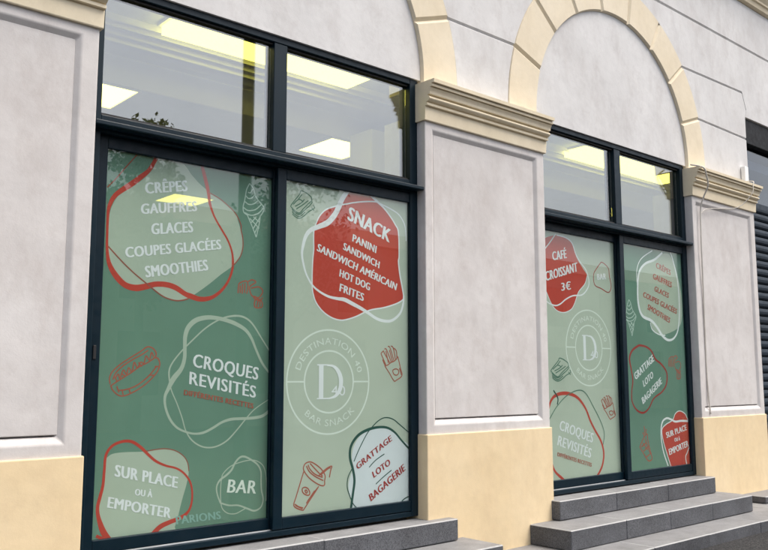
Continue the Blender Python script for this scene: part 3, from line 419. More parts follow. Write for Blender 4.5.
  ('line','sandwich_graphic','darkline',[(5.628,0.103,0.0089),(5.587,0.081,0.0089),(5.529,0.047,0.0088),(5.486,0.018,0.0088),(5.445,0.029,0.0088),(5.391,0.063,0.0087)],False),
  ('line','sandwich_graphic','darkline',[(5.419,0.076,0.0087),(5.483,0.11,0.0088),(5.531,0.094,0.0088)],False),
  ('line','sandwich_graphic','darkline',[(5.439,0.063,0.0088),(5.503,0.085,0.0088),(5.546,0.111,0.0089)],False),
  ('line','sandwich_graphic','darkline',[(5.452,0.046,0.0088),(5.53,0.077,0.0088),(5.588,0.103,0.0089)],False),
  ('line','sandwich_graphic','darkline',[(5.476,0.11,0.0088),(5.519,0.145,0.0088)],False),
  ('line','sandwich_graphic','darkline',[(5.633,0.095,0.0089),(5.601,0.069,0.0089),(5.543,0.038,0.0088),(5.488,0.01,0.0088),(5.444,0.018,0.0088),(5.404,0.046,0.0087)],False),
  ('line','sandwich_graphic','darkline',[(5.41,0.012,0.0087),(5.436,-0.005,0.0087),(5.478,-0.017,0.0088),(5.527,-0.005,0.0088),(5.592,0.03,0.0089),(5.65,0.052,0.0089),(5.641,0.073,0.0089)],False),
  ('line','sandwich_graphic','darkline',[(5.406,0.029,0.0087),(5.43,0.012,0.0087),(5.485,-0.005,0.0088),(5.549,0.025,0.0089)],False),
  ('line','sandwich_graphic','darkline',[(5.649,0.034,0.0089),(5.622,0.056,0.0089)],False),
  ('line','croques_badge','red',[(5.28,-0.448,0.0194),(5.348,-0.244,0.0196),(5.399,-0.156,0.0237),(5.487,-0.12,0.0279),(5.613,-0.117,0.0283),(5.739,-0.154,0.0245),(5.84,-0.241,0.0206),(5.902,-0.343,0.0207),(5.965,-0.424,0.0208),(6.042,-0.513,0.0209),(6.078,-0.609,0.0209),(6.059,-0.702,0.0208),(6,-0.775,0.0207),(5.917,-0.831,0.0205)],False),
  ('line','croques_badge','red',[(5.279,-0.492,0.0194),(5.368,-0.642,0.0195),(5.413,-0.719,0.0196),(5.496,-0.776,0.0237),(5.557,-0.818,0.0238)],False),
  ('line','croques_badge','darkline',[(5.332,-0.347,0.0086),(5.382,-0.29,0.0087),(5.458,-0.217,0.0087),(5.586,-0.136,0.0089),(5.742,-0.092,0.009),(5.847,-0.116,0.0091),(5.948,-0.227,0.0092),(6.05,-0.356,0.0092),(6.095,-0.452,0.0092),(6.073,-0.546,0.0092)],False),
  ('line','croques_badge','darkgreen',[(5.419,-0.089,0.0127),(5.473,-0.15,0.0127),(5.464,-0.202,0.0127)],False),
  ('text','croques_badge','white','CROQUES',(5.48,-0.4),(5.503,-0.326),(5.919,-0.523),0.04),
  ('text','croques_badge','white','REVISITÉS',(5.451,-0.518),(5.473,-0.445),(5.886,-0.644),0.04),
  ('text','croques_badge','redline','DIFFÉRENTES RECETTES',(5.447,-0.603),(5.453,-0.574),(5.896,-0.716),0.06),
  ('line','fries_graphic','redline',[(6.101,-0.252,0.0084),(6.143,-0.292,0.0085),(6.185,-0.337,0.0085),(6.21,-0.334,0.0085),(6.266,-0.31,0.0086),(6.253,-0.267,0.0086),(6.232,-0.201,0.0085)],False),
  ('line','fries_graphic','redline',[(6.101,-0.252,0.0084),(6.131,-0.246,0.0085),(6.161,-0.234,0.0085),(6.191,-0.227,0.0085),(6.211,-0.218,0.0085),(6.232,-0.201,0.0085)],False),
  ('line','fries_graphic','redline',[(6.066,-0.182,0.0084),(6.091,-0.168,0.0084),(6.1,-0.18,0.0084),(6.151,-0.236,0.0085)],False),
  ('line','fries_graphic','redline',[(6.066,-0.182,0.0084),(6.111,-0.247,0.0084)],False),
  ('line','fries_graphic','redline',[(6.102,-0.157,0.0085),(6.123,-0.162,0.0085),(6.166,-0.234,0.0085)],False),
  ('line','fries_graphic','redline',[(6.137,-0.144,0.0085),(6.156,-0.15,0.0085),(6.191,-0.223,0.0085)],False),
  ('line','fries_graphic','redline',[(6.166,-0.141,0.0085),(6.188,-0.153,0.0085),(6.206,-0.218,0.0085)],False),
  ('line','fries_graphic','redline',[(6.079,-0.215,0.0084),(6.106,-0.252,0.0084)],False),
  ('line','fries_graphic','redline',[(6.19,-0.153,0.0085),(6.219,-0.17,0.0085),(6.221,-0.215,0.0085)],False),
  ('line','fries_graphic','redline',[(6.116,-0.169,0.0085),(6.136,-0.236,0.0085)],False),
  ('line','fries_graphic','redline',[(6.15,-0.164,0.0085),(6.178,-0.227,0.0085)],False),
  ('line','fries_graphic','redline',[(6.178,-0.276,0.0085),(6.205,-0.27,0.0085),(6.231,-0.278,0.0085),(6.234,-0.293,0.0085),(6.216,-0.305,0.0085),(6.19,-0.302,0.0085),(6.178,-0.287,0.0085),(6.178,-0.276,0.0085)],False),
  ('line','fries_graphic','redline',[(6.243,-0.267,0.0085),(6.261,-0.307,0.0086)],False),
 ],
 'D': [
  ('fill','menu_badge','sage',[(7.069,1.166),(7.194,1.169),(7.277,1.071),(7.354,0.904),(7.386,0.752),(7.37,0.56),(7.282,0.471),(7.029,0.405),(6.86,0.427),(6.816,0.516),(6.687,0.564),(6.629,0.669),(6.63,0.831),(6.665,0.961),(6.769,1.044),(6.925,1.095)]),
  ('line','menu_badge','white',[(7.07,1.175,0.0188),(6.925,1.095,0.0222),(6.769,1.044,0.0219),(6.665,0.961,0.0235),(6.63,0.831,0.0234),(6.629,0.669,0.0251),(6.687,0.564,0.027),(6.833,0.526,0.0273),(6.93,0.466,0.0275),(7.011,0.396,0.0277),(7.112,0.358,0.0232),(7.221,0.384,0.0188),(7.301,0.481,0.017),(7.337,0.692,0.0152),(7.321,0.94,0.0153),(7.261,1.108,0.0152),(7.214,1.196,0.0142)],False),
  ('line','menu_badge','white',[(6.897,1.177,0.0102),(6.706,1.084,0.01),(6.626,0.976,0.0099),(6.623,0.831,0.0099)],False),
  ('line','menu_badge','white',[(6.815,0.507,0.01),(6.844,0.444,0.01),(6.96,0.403,0.0101),(7.063,0.401,0.0102)],False),
  ('text','menu_badge','redtext','CRÊPES',(6.947,1.023),(6.958,1.072),(7.196,0.972),0.06),
  ('text','menu_badge','redtext','GAUFFRES',(6.888,0.915),(6.899,0.966),(7.205,0.855),0.06),
  ('text','menu_badge','redtext','GLACES',(6.904,0.803),(6.918,0.849),(7.143,0.752),0.06),
  ('text','menu_badge','redtext','COUPES GLACÉES',(6.708,0.737),(6.725,0.784),(7.275,0.609),0.06),
  ('text','menu_badge','redtext','SMOOTHIES',(6.774,0.628),(6.794,0.675),(7.143,0.518),0.06),
  ('line','ice_cream_cone_graphic','paleline',[(6.48,0.696,0.008),(6.455,0.659,0.0079),(6.443,0.624,0.0079),(6.433,0.589,0.0079),(6.42,0.554,0.0079),(6.423,0.519,0.0079),(6.456,0.502,0.0079)],False),
  ('line','ice_cream_cone_graphic','paleline',[(6.48,0.696,0.008),(6.506,0.667,0.008),(6.521,0.624,0.008),(6.547,0.591,0.008),(6.583,0.557,0.008),(6.572,0.526,0.008),(6.553,0.506,0.008)],False),
  ('line','ice_cream_cone_graphic','paleline',[(6.447,0.62,0.0079),(6.463,0.606,0.0079),(6.491,0.609,0.008),(6.522,0.637,0.008)],False),
  ('line','ice_cream_cone_graphic','paleline',[(6.436,0.585,0.0079),(6.466,0.569,0.0079),(6.506,0.575,0.008),(6.542,0.599,0.008)],False),
  ('line','ice_cream_cone_graphic','paleline',[(6.423,0.549,0.0079),(6.458,0.532,0.0079),(6.515,0.541,0.008),(6.564,0.574,0.008)],False),
  ('line','ice_cream_cone_graphic','paleline',[(6.429,0.52,0.0079),(6.479,0.505,0.0079),(6.537,0.52,0.008),(6.579,0.553,0.008)],False),
  ('line','ice_cream_cone_graphic','paleline',[(6.463,0.642,0.0079),(6.482,0.639,0.008),(6.5,0.662,0.008)],False),
  ('line','ice_cream_cone_graphic','paleline',[(6.45,0.502,0.0079),(6.476,0.453,0.0079),(6.5,0.402,0.0079)],False),
  ('line','ice_cream_cone_graphic','paleline',[(6.55,0.506,0.008),(6.538,0.455,0.008),(6.509,0.376,0.0079)],False),
  ('line','ice_cream_cone_graphic','paleline',[(6.5,0.402,0.0079),(6.509,0.376,0.0079)],False),
  ('line','ice_cream_cone_graphic','paleline',[(6.466,0.487,0.0079),(6.537,0.429,0.008)],False),
  ('line','ice_cream_cone_graphic','paleline',[(6.495,0.497,0.0079),(6.545,0.464,0.008)],False),
  ('line','ice_cream_cone_graphic','paleline',[(6.547,0.495,0.008),(6.491,0.427,0.0079)],False),
  ('line','ice_cream_cone_graphic','paleline',[(6.518,0.498,0.008),(6.476,0.461,0.0079)],False),
  ('line','ice_cream_cone_graphic','paleline',[(6.526,0.437,0.008),(6.501,0.402,0.0079)],False),
  ('line','scratchcard_badge','darkred',[(6.614,0.297,0.0196),(6.506,0.251,0.0211),(6.455,0.179,0.021),(6.475,0.086,0.0175),(6.494,-0.013,0.0158),(6.47,-0.112,0.014),(6.472,-0.197,0.0139),(6.537,-0.269,0.0158),(6.639,-0.297,0.0177),(6.735,-0.259,0.0143),(6.822,-0.174,0.0144),(6.964,-0.117,0.0164),(7.048,-0.043,0.0184),(7.057,0.061,0.0184),(6.969,0.135,0.0183),(6.875,0.178,0.0182),(6.812,0.251,0.0181),(6.72,0.288,0.018),(6.614,0.297,0.0196)],False),
  ('text','scratchcard_badge','white','GRATTAGE',(6.541,-0.009),(6.514,0.047),(6.852,0.163),0.06),
  ('text','scratchcard_badge','white','LOTO',(6.668,-0.071),(6.651,-0.016),(6.828,0.016),0.06),
  ('text','scratchcard_badge','white','BAGAGERIE',(6.644,-0.221),(6.622,-0.167),(6.97,-0.039),0.06),
  ('line','crepe_graphic','redline',[(7.095,0.113,0.0092),(7.103,0.16,0.0093),(7.114,0.189,0.0093),(7.177,0.206,0.0093),(7.187,0.161,0.0093),(7.169,0.107,0.0093)],False),
  ('line','crepe_graphic','redline',[(7.115,0.113,0.0093),(7.12,0.172,0.0093)],False),
  ('line','crepe_graphic','redline',[(7.131,0.107,0.0093),(7.141,0.184,0.0093)],False),
  ('line','crepe_graphic','redline',[(7.153,0.113,0.0093),(7.162,0.19,0.0093)],False),
  ('line','crepe_graphic','redline',[(7.183,0.196,0.0093),(7.225,0.215,0.0094),(7.258,0.198,0.0094),(7.2,0.161,0.0093),(7.209,0.102,0.0093),(7.242,0.078,0.0094)],False),
  ('line','crepe_graphic','redline',[(7.213,0.149,0.0093),(7.283,0.162,0.0094),(7.315,0.127,0.0094),(7.276,0.079,0.0094),(7.236,0.09,0.0094)],False),
  ('line','crepe_graphic','redline',[(7.228,0.078,0.0093),(7.274,0.055,0.0094),(7.311,0.079,0.0094)],False),
  ('line','crepe_graphic','redline',[(7.231,0.025,0.0093),(7.248,0.067,0.0094),(7.295,0.055,0.0094),(7.298,0.007,0.0094),(7.242,0.001,0.0093),(7.231,0.025,0.0093)],False),
  ('line','crepe_graphic','redline',[(7.25,0.007,0.0094),(7.267,0.055,0.0094)],False),
  ('line','crepe_graphic','redline',[(7.277,0.007,0.0094),(7.285,0.055,0.0094)],False),
  ('fill','takeaway_badge','red',[(7.053,-0.79),(7.001,-0.664),(6.948,-0.545),(6.938,-0.454),(7.008,-0.411),(7.124,-0.376),(7.18,-0.318),(7.259,-0.296),(7.349,-0.323),(7.385,-0.364),(7.422,-0.406),(7.386,-0.813)]),
  ('line','takeaway_badge','white',[(7.017,-0.782,0.0145),(6.952,-0.662,0.0144),(6.923,-0.557,0.0144),(6.923,-0.454,0.0181),(6.953,-0.384,0.0181),(7.025,-0.356,0.0182),(7.099,-0.369,0.0184),(7.174,-0.391,0.0185),(7.278,-0.388,0.0186),(7.423,-0.395,0.0189)],False),
  ('line','takeaway_badge','white',[(7.066,-0.791,0.0091),(7.001,-0.664,0.0091),(6.948,-0.545,0.009),(6.938,-0.454,0.009),(7.008,-0.411,0.0091),(7.124,-0.376,0.0092),(7.18,-0.318,0.0092),(7.259,-0.296,0.0093),(7.349,-0.323,0.0094),(7.385,-0.364,0.0094),(7.422,-0.406,0.0094)],False),
  ('line','takeaway_badge','white',[(7.402,-0.634,0.0131),(7.358,-0.685,0.0131),(7.328,-0.723,0.013),(7.347,-0.804,0.013)],False),
  ('text','takeaway_badge','white','SUR PLACE',(7.014,-0.533),(7,-0.483),(7.37,-0.475),0.06),
  ('text','takeaway_badge','white','OU À',(7.146,-0.573),(7.141,-0.541),(7.242,-0.564),0.06),
  ('text','takeaway_badge','white','EMPORTER',(7.049,-0.687),(7.036,-0.633),(7.389,-0.626),0.06),
  ('line','hot_dog_graphic','redline',[(6.564,-0.59,0.0105),(6.627,-0.518,0.0105),(6.688,-0.483,0.0106),(6.696,-0.534,0.0106),(6.735,-0.649,0.0106),(6.755,-0.701,0.0106),(6.695,-0.716,0.0106),(6.629,-0.656,0.0105),(6.564,-0.59,0.0105)],False),
  ('line','hot_dog_graphic','redline',[(6.613,-0.555,0.0105),(6.69,-0.622,0.0106)],False),
  ('line','hot_dog_graphic','redline',[(6.65,-0.519,0.0106),(6.723,-0.649,0.0106)],False),
  ('line','hot_dog_graphic','redline',[(6.587,-0.591,0.0105),(6.671,-0.558,0.0106)],False),
  ('line','hot_dog_graphic','redline',[(6.619,-0.63,0.0105),(6.716,-0.585,0.0106)],False),
  ('line','hot_dog_graphic','redline',[(6.662,-0.683,0.0105),(6.747,-0.65,0.0106)],False),
  ('line','hot_dog_graphic','redline',[(6.646,-0.412,0.0106),(6.653,-0.481,0.0106)],False),
  ('line','hot_dog_graphic','redline',[(6.679,-0.438,0.0106),(6.664,-0.488,0.0106)],False),
  ('line','hot_dog_graphic','redline',[(6.619,-0.467,0.0105),(6.651,-0.506,0.0106)],False),
 ],
}
# ------------------------------------------------------------------ layout (x along the facade, heights from eye level)
GROUND = -EYE
BAY_W, PIER_W, PITCH = 2.29, 1.30, 3.592
PX = [.286, .286 + 1 * PITCH, .286 + 2 * PITCH, .286 + 3 * PITCH]          # left edges of the piers
BX = [PX[k] + PIER_W for k in range(3)]                                   # left edges of the bays
BC = [b + BAY_W / 2 for b in BX]                                          # bay centres
WALL_Y = .04                                                              # face of the upper wall
SPRING, RIN, ROUT = 2.095, 1.165, 1.515
Z1, Z2, Z3, Z4, ZTOP = 2.585, 3.10, 3.635, 4.165, 5.6                     # course joints
CORN0, CORN1 = 1.765, 2.035
BASE = -.362
GR = .014                                                                 # groove half width
JOINTS = [0, 19.3, 40.2, 60, 80, 100, 120, 139.8, 160.7, 180]
BAY3_TOP = 2.83

road = box('road', (-150, 160), (-150, 150), (GROUND - .3, GROUND), M['asphalt']); road['kind'] = 'structure'

bld = empty('building', (6, .2, 0), 'white plastered arcade building with cream arches, piers and yellow base', 'building')

# --- piers
for k, x0 in enumerate(PX):
    x1 = x0 + PIER_W
    o = [(x0, BASE - .05), (x1, BASE - .05), (x1, CORN0 + .06), (x0, CORN0 + .06)]
    pa = [(x0 + .068, -.302), (x1 - .088, -.302), (x1 - .088, 1.712), (x0 + .068, 1.712)]
    pb = inset(pa, [.034] * 4)
    yb, yw = .026, .42
    v = [(a, 0, b) for a, b in o] + [(a, 0, b) for a, b in pa] + [(a, yb, b) for a, b in pb] + [(a, yw, b) for a, b in o] + [(a, yb + .03, b) for a, b in pb]
    f = [(i, (i + 1) % 4, 4 + (i + 1) % 4, 4 + i) for i in range(4)] + [(4 + i, 4 + (i + 1) % 4, 8 + (i + 1) % 4, 8 + i) for i in range(4)] + [(12 + i, 12 + (i + 1) % 4, (i + 1) % 4, i) for i in range(4)] + [(15, 14, 13, 12)] + [(8 + i, 8 + (i + 1) % 4, 16 + (i + 1) % 4, 16 + i) for i in range(4)] + [(16, 17, 18, 19)]
    pier = mk('pier', v, f, M['pier_plaster'], bld)
    bm = bmesh.new(); bm.from_mesh(pier.data)
    es = [e for e in bm.edges if len(e.link_faces) == 2 and e.calc_face_angle() > .2 and all(q.co.y + .2 < .1 for q in e.verts)]
    bmesh.ops.bevel(bm, geom=es, offset=.007, segments=3, profile=.5, affect='EDGES'); bm.to_mesh(pier.data); bm.free()
    slab('panel', inset(pb, [.007, -.008, -.008, -.008]), .004, yb - .008, yb + .028, M['pier_plaster'], pier)
    box('base_block', (x0 - .009, x1 + .009), (-.013, .4), (GROUND - .05, BASE), M['base_yellow'], pier, bevel=.006)
    h = CORN1 - CORN0
    prof = [(.2, 0), (-.016, 0), (-.018, .004), (-.023, .088), (-.020, .094), (-.020, .097), (-.042, .099), (-.043, .115), (-.032, .117), (-.032, .123)]
    prof += [(-.042 - .020 * math.sin(math.pi * t / 8) - .006 * t / 8, .124 + .038 * t / 8) for t in range(9)]
    prof += [(-.046, .164), (-.046, .170), (-.064, .171), (-.066, .178)]
    prof += [(-.066 - .016 * (t / 5) ** 2, .178 + .034 * t / 5) for t in range(1, 6)]
    prof += [(-.070, .213), (-.070, .219), (-.092, .220), (-.093, .236), (-.082, .238), (-.082, .243), (-.108, .244), (-.110, .268), (-.106, .270), (.2, .274)]
    prof = [(p[0], CORN0 + p[1]) for p in prof]
    extrude_x('cornice', prof, x0 - .016, x1 + .012, M['cornice_plaster'], pier)

# --- upper wall: backing behind the joints, arches, tympana, rusticated courses
box('wall_backing', (-2.4, PX[3] + PIER_W + .6), (WALL_Y + .03, .42), (BAY3_TOP + .52, ZTOP), M['white_plaster'], bld)
for xa, xb in ((-2.4, BC[0] - ROUT + .02), (BC[0] + ROUT - .02, BC[1] - ROUT + .02), (BC[1] + ROUT - .02, BX[2] + .004)):
    box('wall_backing', (xa, xb), (WALL_Y + .03, .42), (CORN1 - .05, BAY3_TOP + .52), M['white_plaster'], bld)
box('wall_backing', (BX[2] + .004, PX[3] + PIER_W + .6), (WALL_Y + .03, .42), (BAY3_TOP, BAY3_TOP + .52), M['white_plaster'], bld)
box('end_wall', (-2.4, PX[0] + .01), (WALL_Y + .03, .42), (GROUND - .05, CORN1 - .05), M['white_plaster'], bld)
def arc(c, r, a0, a1, n): return [(c + r * math.cos(R(a0 + (a1 - a0) * i / n)), SPRING + r * math.sin(R(a0 + (a1 - a0) * i / n))) for i in range(n + 1)]
for c in BC[:2]:
    # recessed bed behind the voussoirs
    pi_, po = arc(c, RIN + .01, 0, 180, 40), arc(c, ROUT + .03, 0, 180, 40)
    pi_ = [(c + RIN + .01, CORN1)] + pi_ + [(c - RIN - .01, CORN1)]; po = [(c + ROUT + .03, CORN1)] + po + [(c - ROUT - .03, CORN1)]
    n = len(pi_)
    v = [(p[0], WALL_Y + .024, p[1]) for p in pi_ + po] + [(p[0], .4, p[1]) for p in pi_ + po]
    f = [(i, i + 1, n + i + 1, n + i) for i in range(n - 1)] + [(2 * n + i, 2 * n + i + 1, i + 1, i) for i in range(n - 1)]
    arch = mk('arch', v, f, M['cream_plaster'], bld)
    for i in range(9):
        a0, a1 = JOINTS[i], JOINTS[i + 1]; m = 8
        inn, out = arc(c, RIN, a0, a1, m), arc(c, ROUT, a0, a1, m)
        poly = inn[:] ; ch = [.012] * m
        jo = .024
        poly = list(inn) + list(reversed(out))
        ch = [.010] * m + [jo] + [.009] * m + [jo]
        if i == 0: poly = [(c + RIN, CORN1 + .004)] + poly + [(c + ROUT, CORN1 + .004)]; ch = [.010] + [.010] * m + [jo] + [.009] * m + [.009, 0]
        if i == 8:
            poly = list(inn) + [(c - RIN, CORN1 + .004), (c - ROUT, CORN1 + .004)] + list(reversed(out)); ch = [.010] * m + [.010, 0, .009] + [.009] * m + [jo]
        slab('voussoir', [(p[0], p[1]) for p in poly], ch, WALL_Y - .006, WALL_Y + .05, M['cream_plaster'], arch, chd=.020)
    ty = arc(c, RIN + .02, 0, 180, 40) + [(c - RIN - .02, 2.068), (c + RIN + .02, 2.068)]
    slab('tympanum', ty, .001, .062, .2, M['white_plaster'], bld)
def course(poly, ch): return slab('stone_block', poly, ch, WALL_Y, WALL_Y + .06, M['white_plaster'], bld, chd=.016)
E_ = ROUT - .001
def ring_pts(c, a0, a1, n=8): return arc(c, E_, a0, a1, n)
def between(cl, cr):
    # courses between the right leg of one arch (centre cl) and the left leg of the next (centre cr)
    L = [(cl + E_, CORN1 + .006)] + ring_pts(cl, 0, 19.3); Rr = [(cr - E_, CORN1 + .006)] + ring_pts(cr, 180, 160.7)
    course(L + Rr[::-1], [0] * (len(L) - 1) + [GR] + [0] * (len(Rr) - 1) + [0])
    L = ring_pts(cl, 19.3, 40.2); Rr = ring_pts(cr, 160.7, 139.8)
    course(L + Rr[::-1], [0] * (len(L) - 1) + [GR] + [0] * (len(Rr) - 1) + [GR])
    L = ring_pts(cl, 40.2, 60); Rr = ring_pts(cr, 139.8, 120)
    xl, xr = cl + .80, cr - .80
    course(L + [(xl, Z3), (xr, Z3)] + Rr[::-1], [0] * (len(L) - 1) + [0, GR, 0] + [0] * (len(Rr) - 1) + [GR])
def crown(c):
    t = ring_pts(c, 60, 120, 16)
    course(t + [(c - .80, Z3), (c + .80, Z3)], [0] * (len(t) - 1) + [0, GR, 0])
between(BC[0], BC[1]); crown(BC[0]); crown(BC[1])
# left of the first arch
c = BC[0]; xl = -2.4
Rr = [(c - E_, CORN1 + .006)] + ring_pts(c, 180, 160.7); course([(xl, CORN1 + .006), (xl, Z1)] + Rr[::-1], [0, GR] + [0] * len(Rr))
Rr = ring_pts(c, 160.7, 139.8); course([(xl, Z1), (xl, Z2)] + Rr[::-1], [0, GR] + [0] * (len(Rr) - 1) + [GR])
Rr = ring_pts(c, 139.8, 120); course([(xl, Z2), (xl, Z3), (c - .80, Z3)] + Rr[::-1], [0, GR, 0] + [0] * (len(Rr) - 1) + [GR])
# right of the second arch, over the rolling-shutter bay
c = BC[1]; xe = BX[2] + .012; xr = PX[3] + PIER_W + .6
L = [(c + E_, CORN1 + .006)] + ring_pts(c, 0, 19.3); course(L + [(xe, Z1), (xe, CORN1 + .006)], [0] * (len(L) - 1) + [GR, .006, 0])
L = ring_pts(c, 19.3, 40.2); course(L + [(xe - .045, Z2), (xe + .03, BAY3_TOP + .09), (xe, BAY3_TOP), (xe, Z1)], [0] * (len(L) - 1) + [GR, .010, .002, .006, GR])
L = ring_pts(c, 40.2, 60); course(L + [(c + .80, Z3), (xr, Z3), (xr, BAY3_TOP), (xe, BAY3_TOP), (xe + .03, BAY3_TOP + .09), (xe - .045, Z2)], [0] * (len(L) - 1) + [0, GR, 0, .006, .002, .004, GR])
course([(-2.4, Z3), (xr, Z3), (xr, Z4), (-2.4, Z4)], [GR, 0, .004, 0])
box('stone_block', (BX[2] + BAY_W - .012, xr), (WALL_Y, WALL_Y + .06), (CORN1 + .006, BAY3_TOP), M['white_plaster'], bld)
prof = [(.3, Z4), (.03, Z4), (.0, Z4 + .012), (-.012, Z4 + .06), (-.03, Z4 + .066), (-.03, Z4 + .09), (-.055, Z4 + .12), (-.07, Z4 + .15), (-.09, Z4 + .156), (-.09, Z4 + .20), (-.13, Z4 + .25), (-.15, Z4 + .26), (-.15, Z4 + .31), (.3, Z4 + .33)]
extrude_x('string_course', prof, -2.4, xr, M['cornice_plaster'], bld)
box('upper_wall', (-2.4, xr), (WALL_Y, .3), (Z4 + .33, ZTOP), M['white_plaster'], bld)

# --- shop room behind the glass
def st(o): o['kind'] = 'structure'; return o
CEIL = 2.35; RX0, RX1, RY1 = -1.5, 13.5, 8.0
st(box('shop_floor', (RX0, RX1), (.19, RY1), (-1.0, -.90), M['floor']))
st(box('shop_ceiling', (RX0, RX1), (.205, RY1), (CEIL, CEIL + .1), M['ceiling']))
st(box('shop_back_wall', (RX0, RX1), (RY1, RY1 + .1), (-1.0, CEIL + .1), M['room']))
st(box('shop_side_wall', (RX0 - .1, RX0), (.42, RY1 + .1), (-1.0, CEIL + .1), M['room']))
st(box('shop_side_wall', (RX1, RX1 + .1), (.42, RY1 + .1), (-1.0, CEIL + .1), M['room']))
st(box('shop_front_wall', (RX0 - .1, PX[0] + .02), (.425, .5), (-1.0, CEIL + .1), M['room']))
for ya, yb, za, zb in ((1.02, 1.05, .045, .03), (1.08, 1.13, .06, .045), (1.17, 1.20, .075, .05), (1.23, 1.30, .10, .06), (1.34, 1.37, .11, .07), (1.41, 1.45, .12, .09), (1.50, 1.72, .07, .21)):
    m = extrude_x('ceiling_moulding', [(ya, CEIL - .001), (ya, CEIL - za), (yb, CEIL - zb), (yb, CEIL - .001)] if zb < za else [(ya, CEIL - .001), (ya, CEIL - za), (yb - .02, CEIL - zb), (yb, CEIL - zb), (yb, CEIL - .001)], RX0, RX1, M['moulding'], None); m['kind'] = 'structure'
pillar = box('shop_pillar', (4.50, 5.05), (1.30, 1.6), (-.9, CEIL - .215), M['moulding'], bevel=.01)
pillar['label'] = 'white square pillar inside the shop, seen at the right of the first transom window'; pillar['category'] = 'pillar'; pillar['kind'] = 'thing'
def light_panel(x, y, w, d, z, mat, name, label, group, drop=.015):
    t = empty(name, (x + w / 2, y + d / 2, z + EYE), label, 'ceiling light', group)
    box('frame', (x, x + .02), (y, y + d), (z - .022, z - .001), M['moulding'], t); box('frame', (x + w - .02, x + w), (y, y + d), (z - .022, z - .001), M['moulding'], t)
    box('frame', (x + .02, x + w - .02), (y, y + .02), (z - .022, z - .001), M['moulding'], t); box('frame', (x + .02, x + w - .02), (y + d - .02, y + d), (z - .022, z - .001), M['moulding'], t)
    box('diffuser', (x + .02, x + w - .02), (y + .02, y + d - .02), (z - drop, z - .004), mat, t, .004)
LAB = {(0, 0): 'square ceiling light low at the left edge of the first transom pane', (1, 0): 'square ceiling light glowing low in the second transom pane of the near shop window',
       (1, 1): 'square ceiling light glowing faintly through the green film above the word GAUFFRES'}
for i in range(4):
    for j in range(2):
        if (i, j) in ((0, 1), (2, 0), (3, 0), (2, 1)): continue
        light_panel(2.25 + 2.56 * i, 2.26 + 3.25 * j, .6, .6, CEIL, M['led'], 'ceiling_panel_light', LAB.get((i, j), 'square ceiling light deep in the shop behind the far shop window'), 'square panel lights on the shop ceiling')
light_panel(2.36, .62, 1.62, .36, CEIL, M['strip'], 'strip_light', 'long yellow strip light along the top of the near transom window', 'strip lights over the windows', .085)
light_panel(6.9, .66, 1.9, .44, CEIL, M['strip'], 'strip_light', 'long yellow strip light along the top of the far transom window', 'strip lights over the windows', .085)

# ------------------------------------------------------------------ shop fronts
def clip(poly, rect):
    x0, x1, z0, z1 = rect
    for ax, val, s in ((0, x0, 1), (0, x1, -1), (1, z0, 1), (1, z1, -1)):
        out = []
        for i in range(len(poly)):
            a, b = poly[i - 1], poly[i]; da, db = s * (a[ax] - val), s * (b[ax] - val)
            if (da >= 0) != (db >= 0):
                t = da / (da - db); out.append((a[0] + (b[0] - a[0]) * t, a[1] + (b[1] - a[1]) * t))
            if db >= 0: out.append(b)
        poly = out
        if not poly: return []
    return poly
# outline lettering: every word once as a flat mesh, capitals 1 high
WORDS = {}
def prepare_words():
    want = set(); tmp = []
    for L in GRAPHICS.values():
        for it in L:
            if it[0] == 'text': want.add((it[3], .012))
    for w in ('DESTINATION 40', 'BAR SNACK', '40', 'H'): want.add((w, .012))
    for w, wt in sorted(want):
        cu = bpy.data.curves.new('word', 'FONT'); cu.body = w; cu.size = 1; cu.offset = wt if wt < .01 else 0.0; cu.resolution_u = 3
        cu.space_character = 1.08
        o = bpy.data.objects.new('word', cu); col.objects.link(o); tmp.append((w, wt, o))
    bpy.context.view_layer.update(); dg = bpy.context.evaluated_depsgraph_get()
    for w, wt, o in tmp:
        me = bpy.data.meshes.new_from_object(o.evaluated_get(dg))
        WORDS[(w, wt)] = ([tuple(v.co[:2]) for v in me.vertices], [tuple(p.vertices) for p in me.polygons])
        bpy.data.meshes.remove(me)
    for w, wt, o in tmp:
        cu = o.data; bpy.data.objects.remove(o); bpy.data.curves.remove(cu)
prepare_words()
CAP = max(p[1] for p in WORDS[('H', .012)][0])
def word(s, wt):
    v, f = WORDS[(s, wt)]; x0 = min(p[0] for p in v); x1 = max(p[0] for p in v)
    return [((p[0] - x0) / (x1 - x0), p[1] / CAP) for p in v], f, (x1 - x0) / CAP
class Flat:
    def __init__(s): s.v = []; s.f = []; s.y = []; s.k = 0
    def poly(s, p):
        if len(p) >= 3: b = len(s.v); s.v += p; s.y += [-2e-5 * s.k] * len(p); s.f.append(tuple(range(b, b + len(p))))
    def raw(s, v, f): b = len(s.v); s.v += v; s.y += [0] * len(v); s.f += [tuple(i + b for i in q) for q in f]
    def ribbon(s, pts, rect):
        P = smooth_path(pts); n = len(P); L = []; Rr = []; s.k += 1                  # strokes that cross lie a hair apart
        for i, p in enumerate(P):
            a, b = P[max(i - 1, 0)], P[min(i + 1, n - 1)]; dx, dz = b[0] - a[0], b[1] - a[1]; l = math.hypot(dx, dz) or 1
            w = p[2] / 2; L.append((p[0] - dz / l * w, p[1] + dx / l * w)); Rr.append((p[0] + dz / l * w, p[1] - dx / l * w))
        for i in range(n - 1): s.poly(clip([L[i], L[i + 1], Rr[i + 1], Rr[i]], rect))
    def build(s, name, y, mat, parent): return mk(name, [(p[0], y + dy, p[1]) for p, dy in zip(s.v, s.y)], s.f, mat, parent) if s.f else None
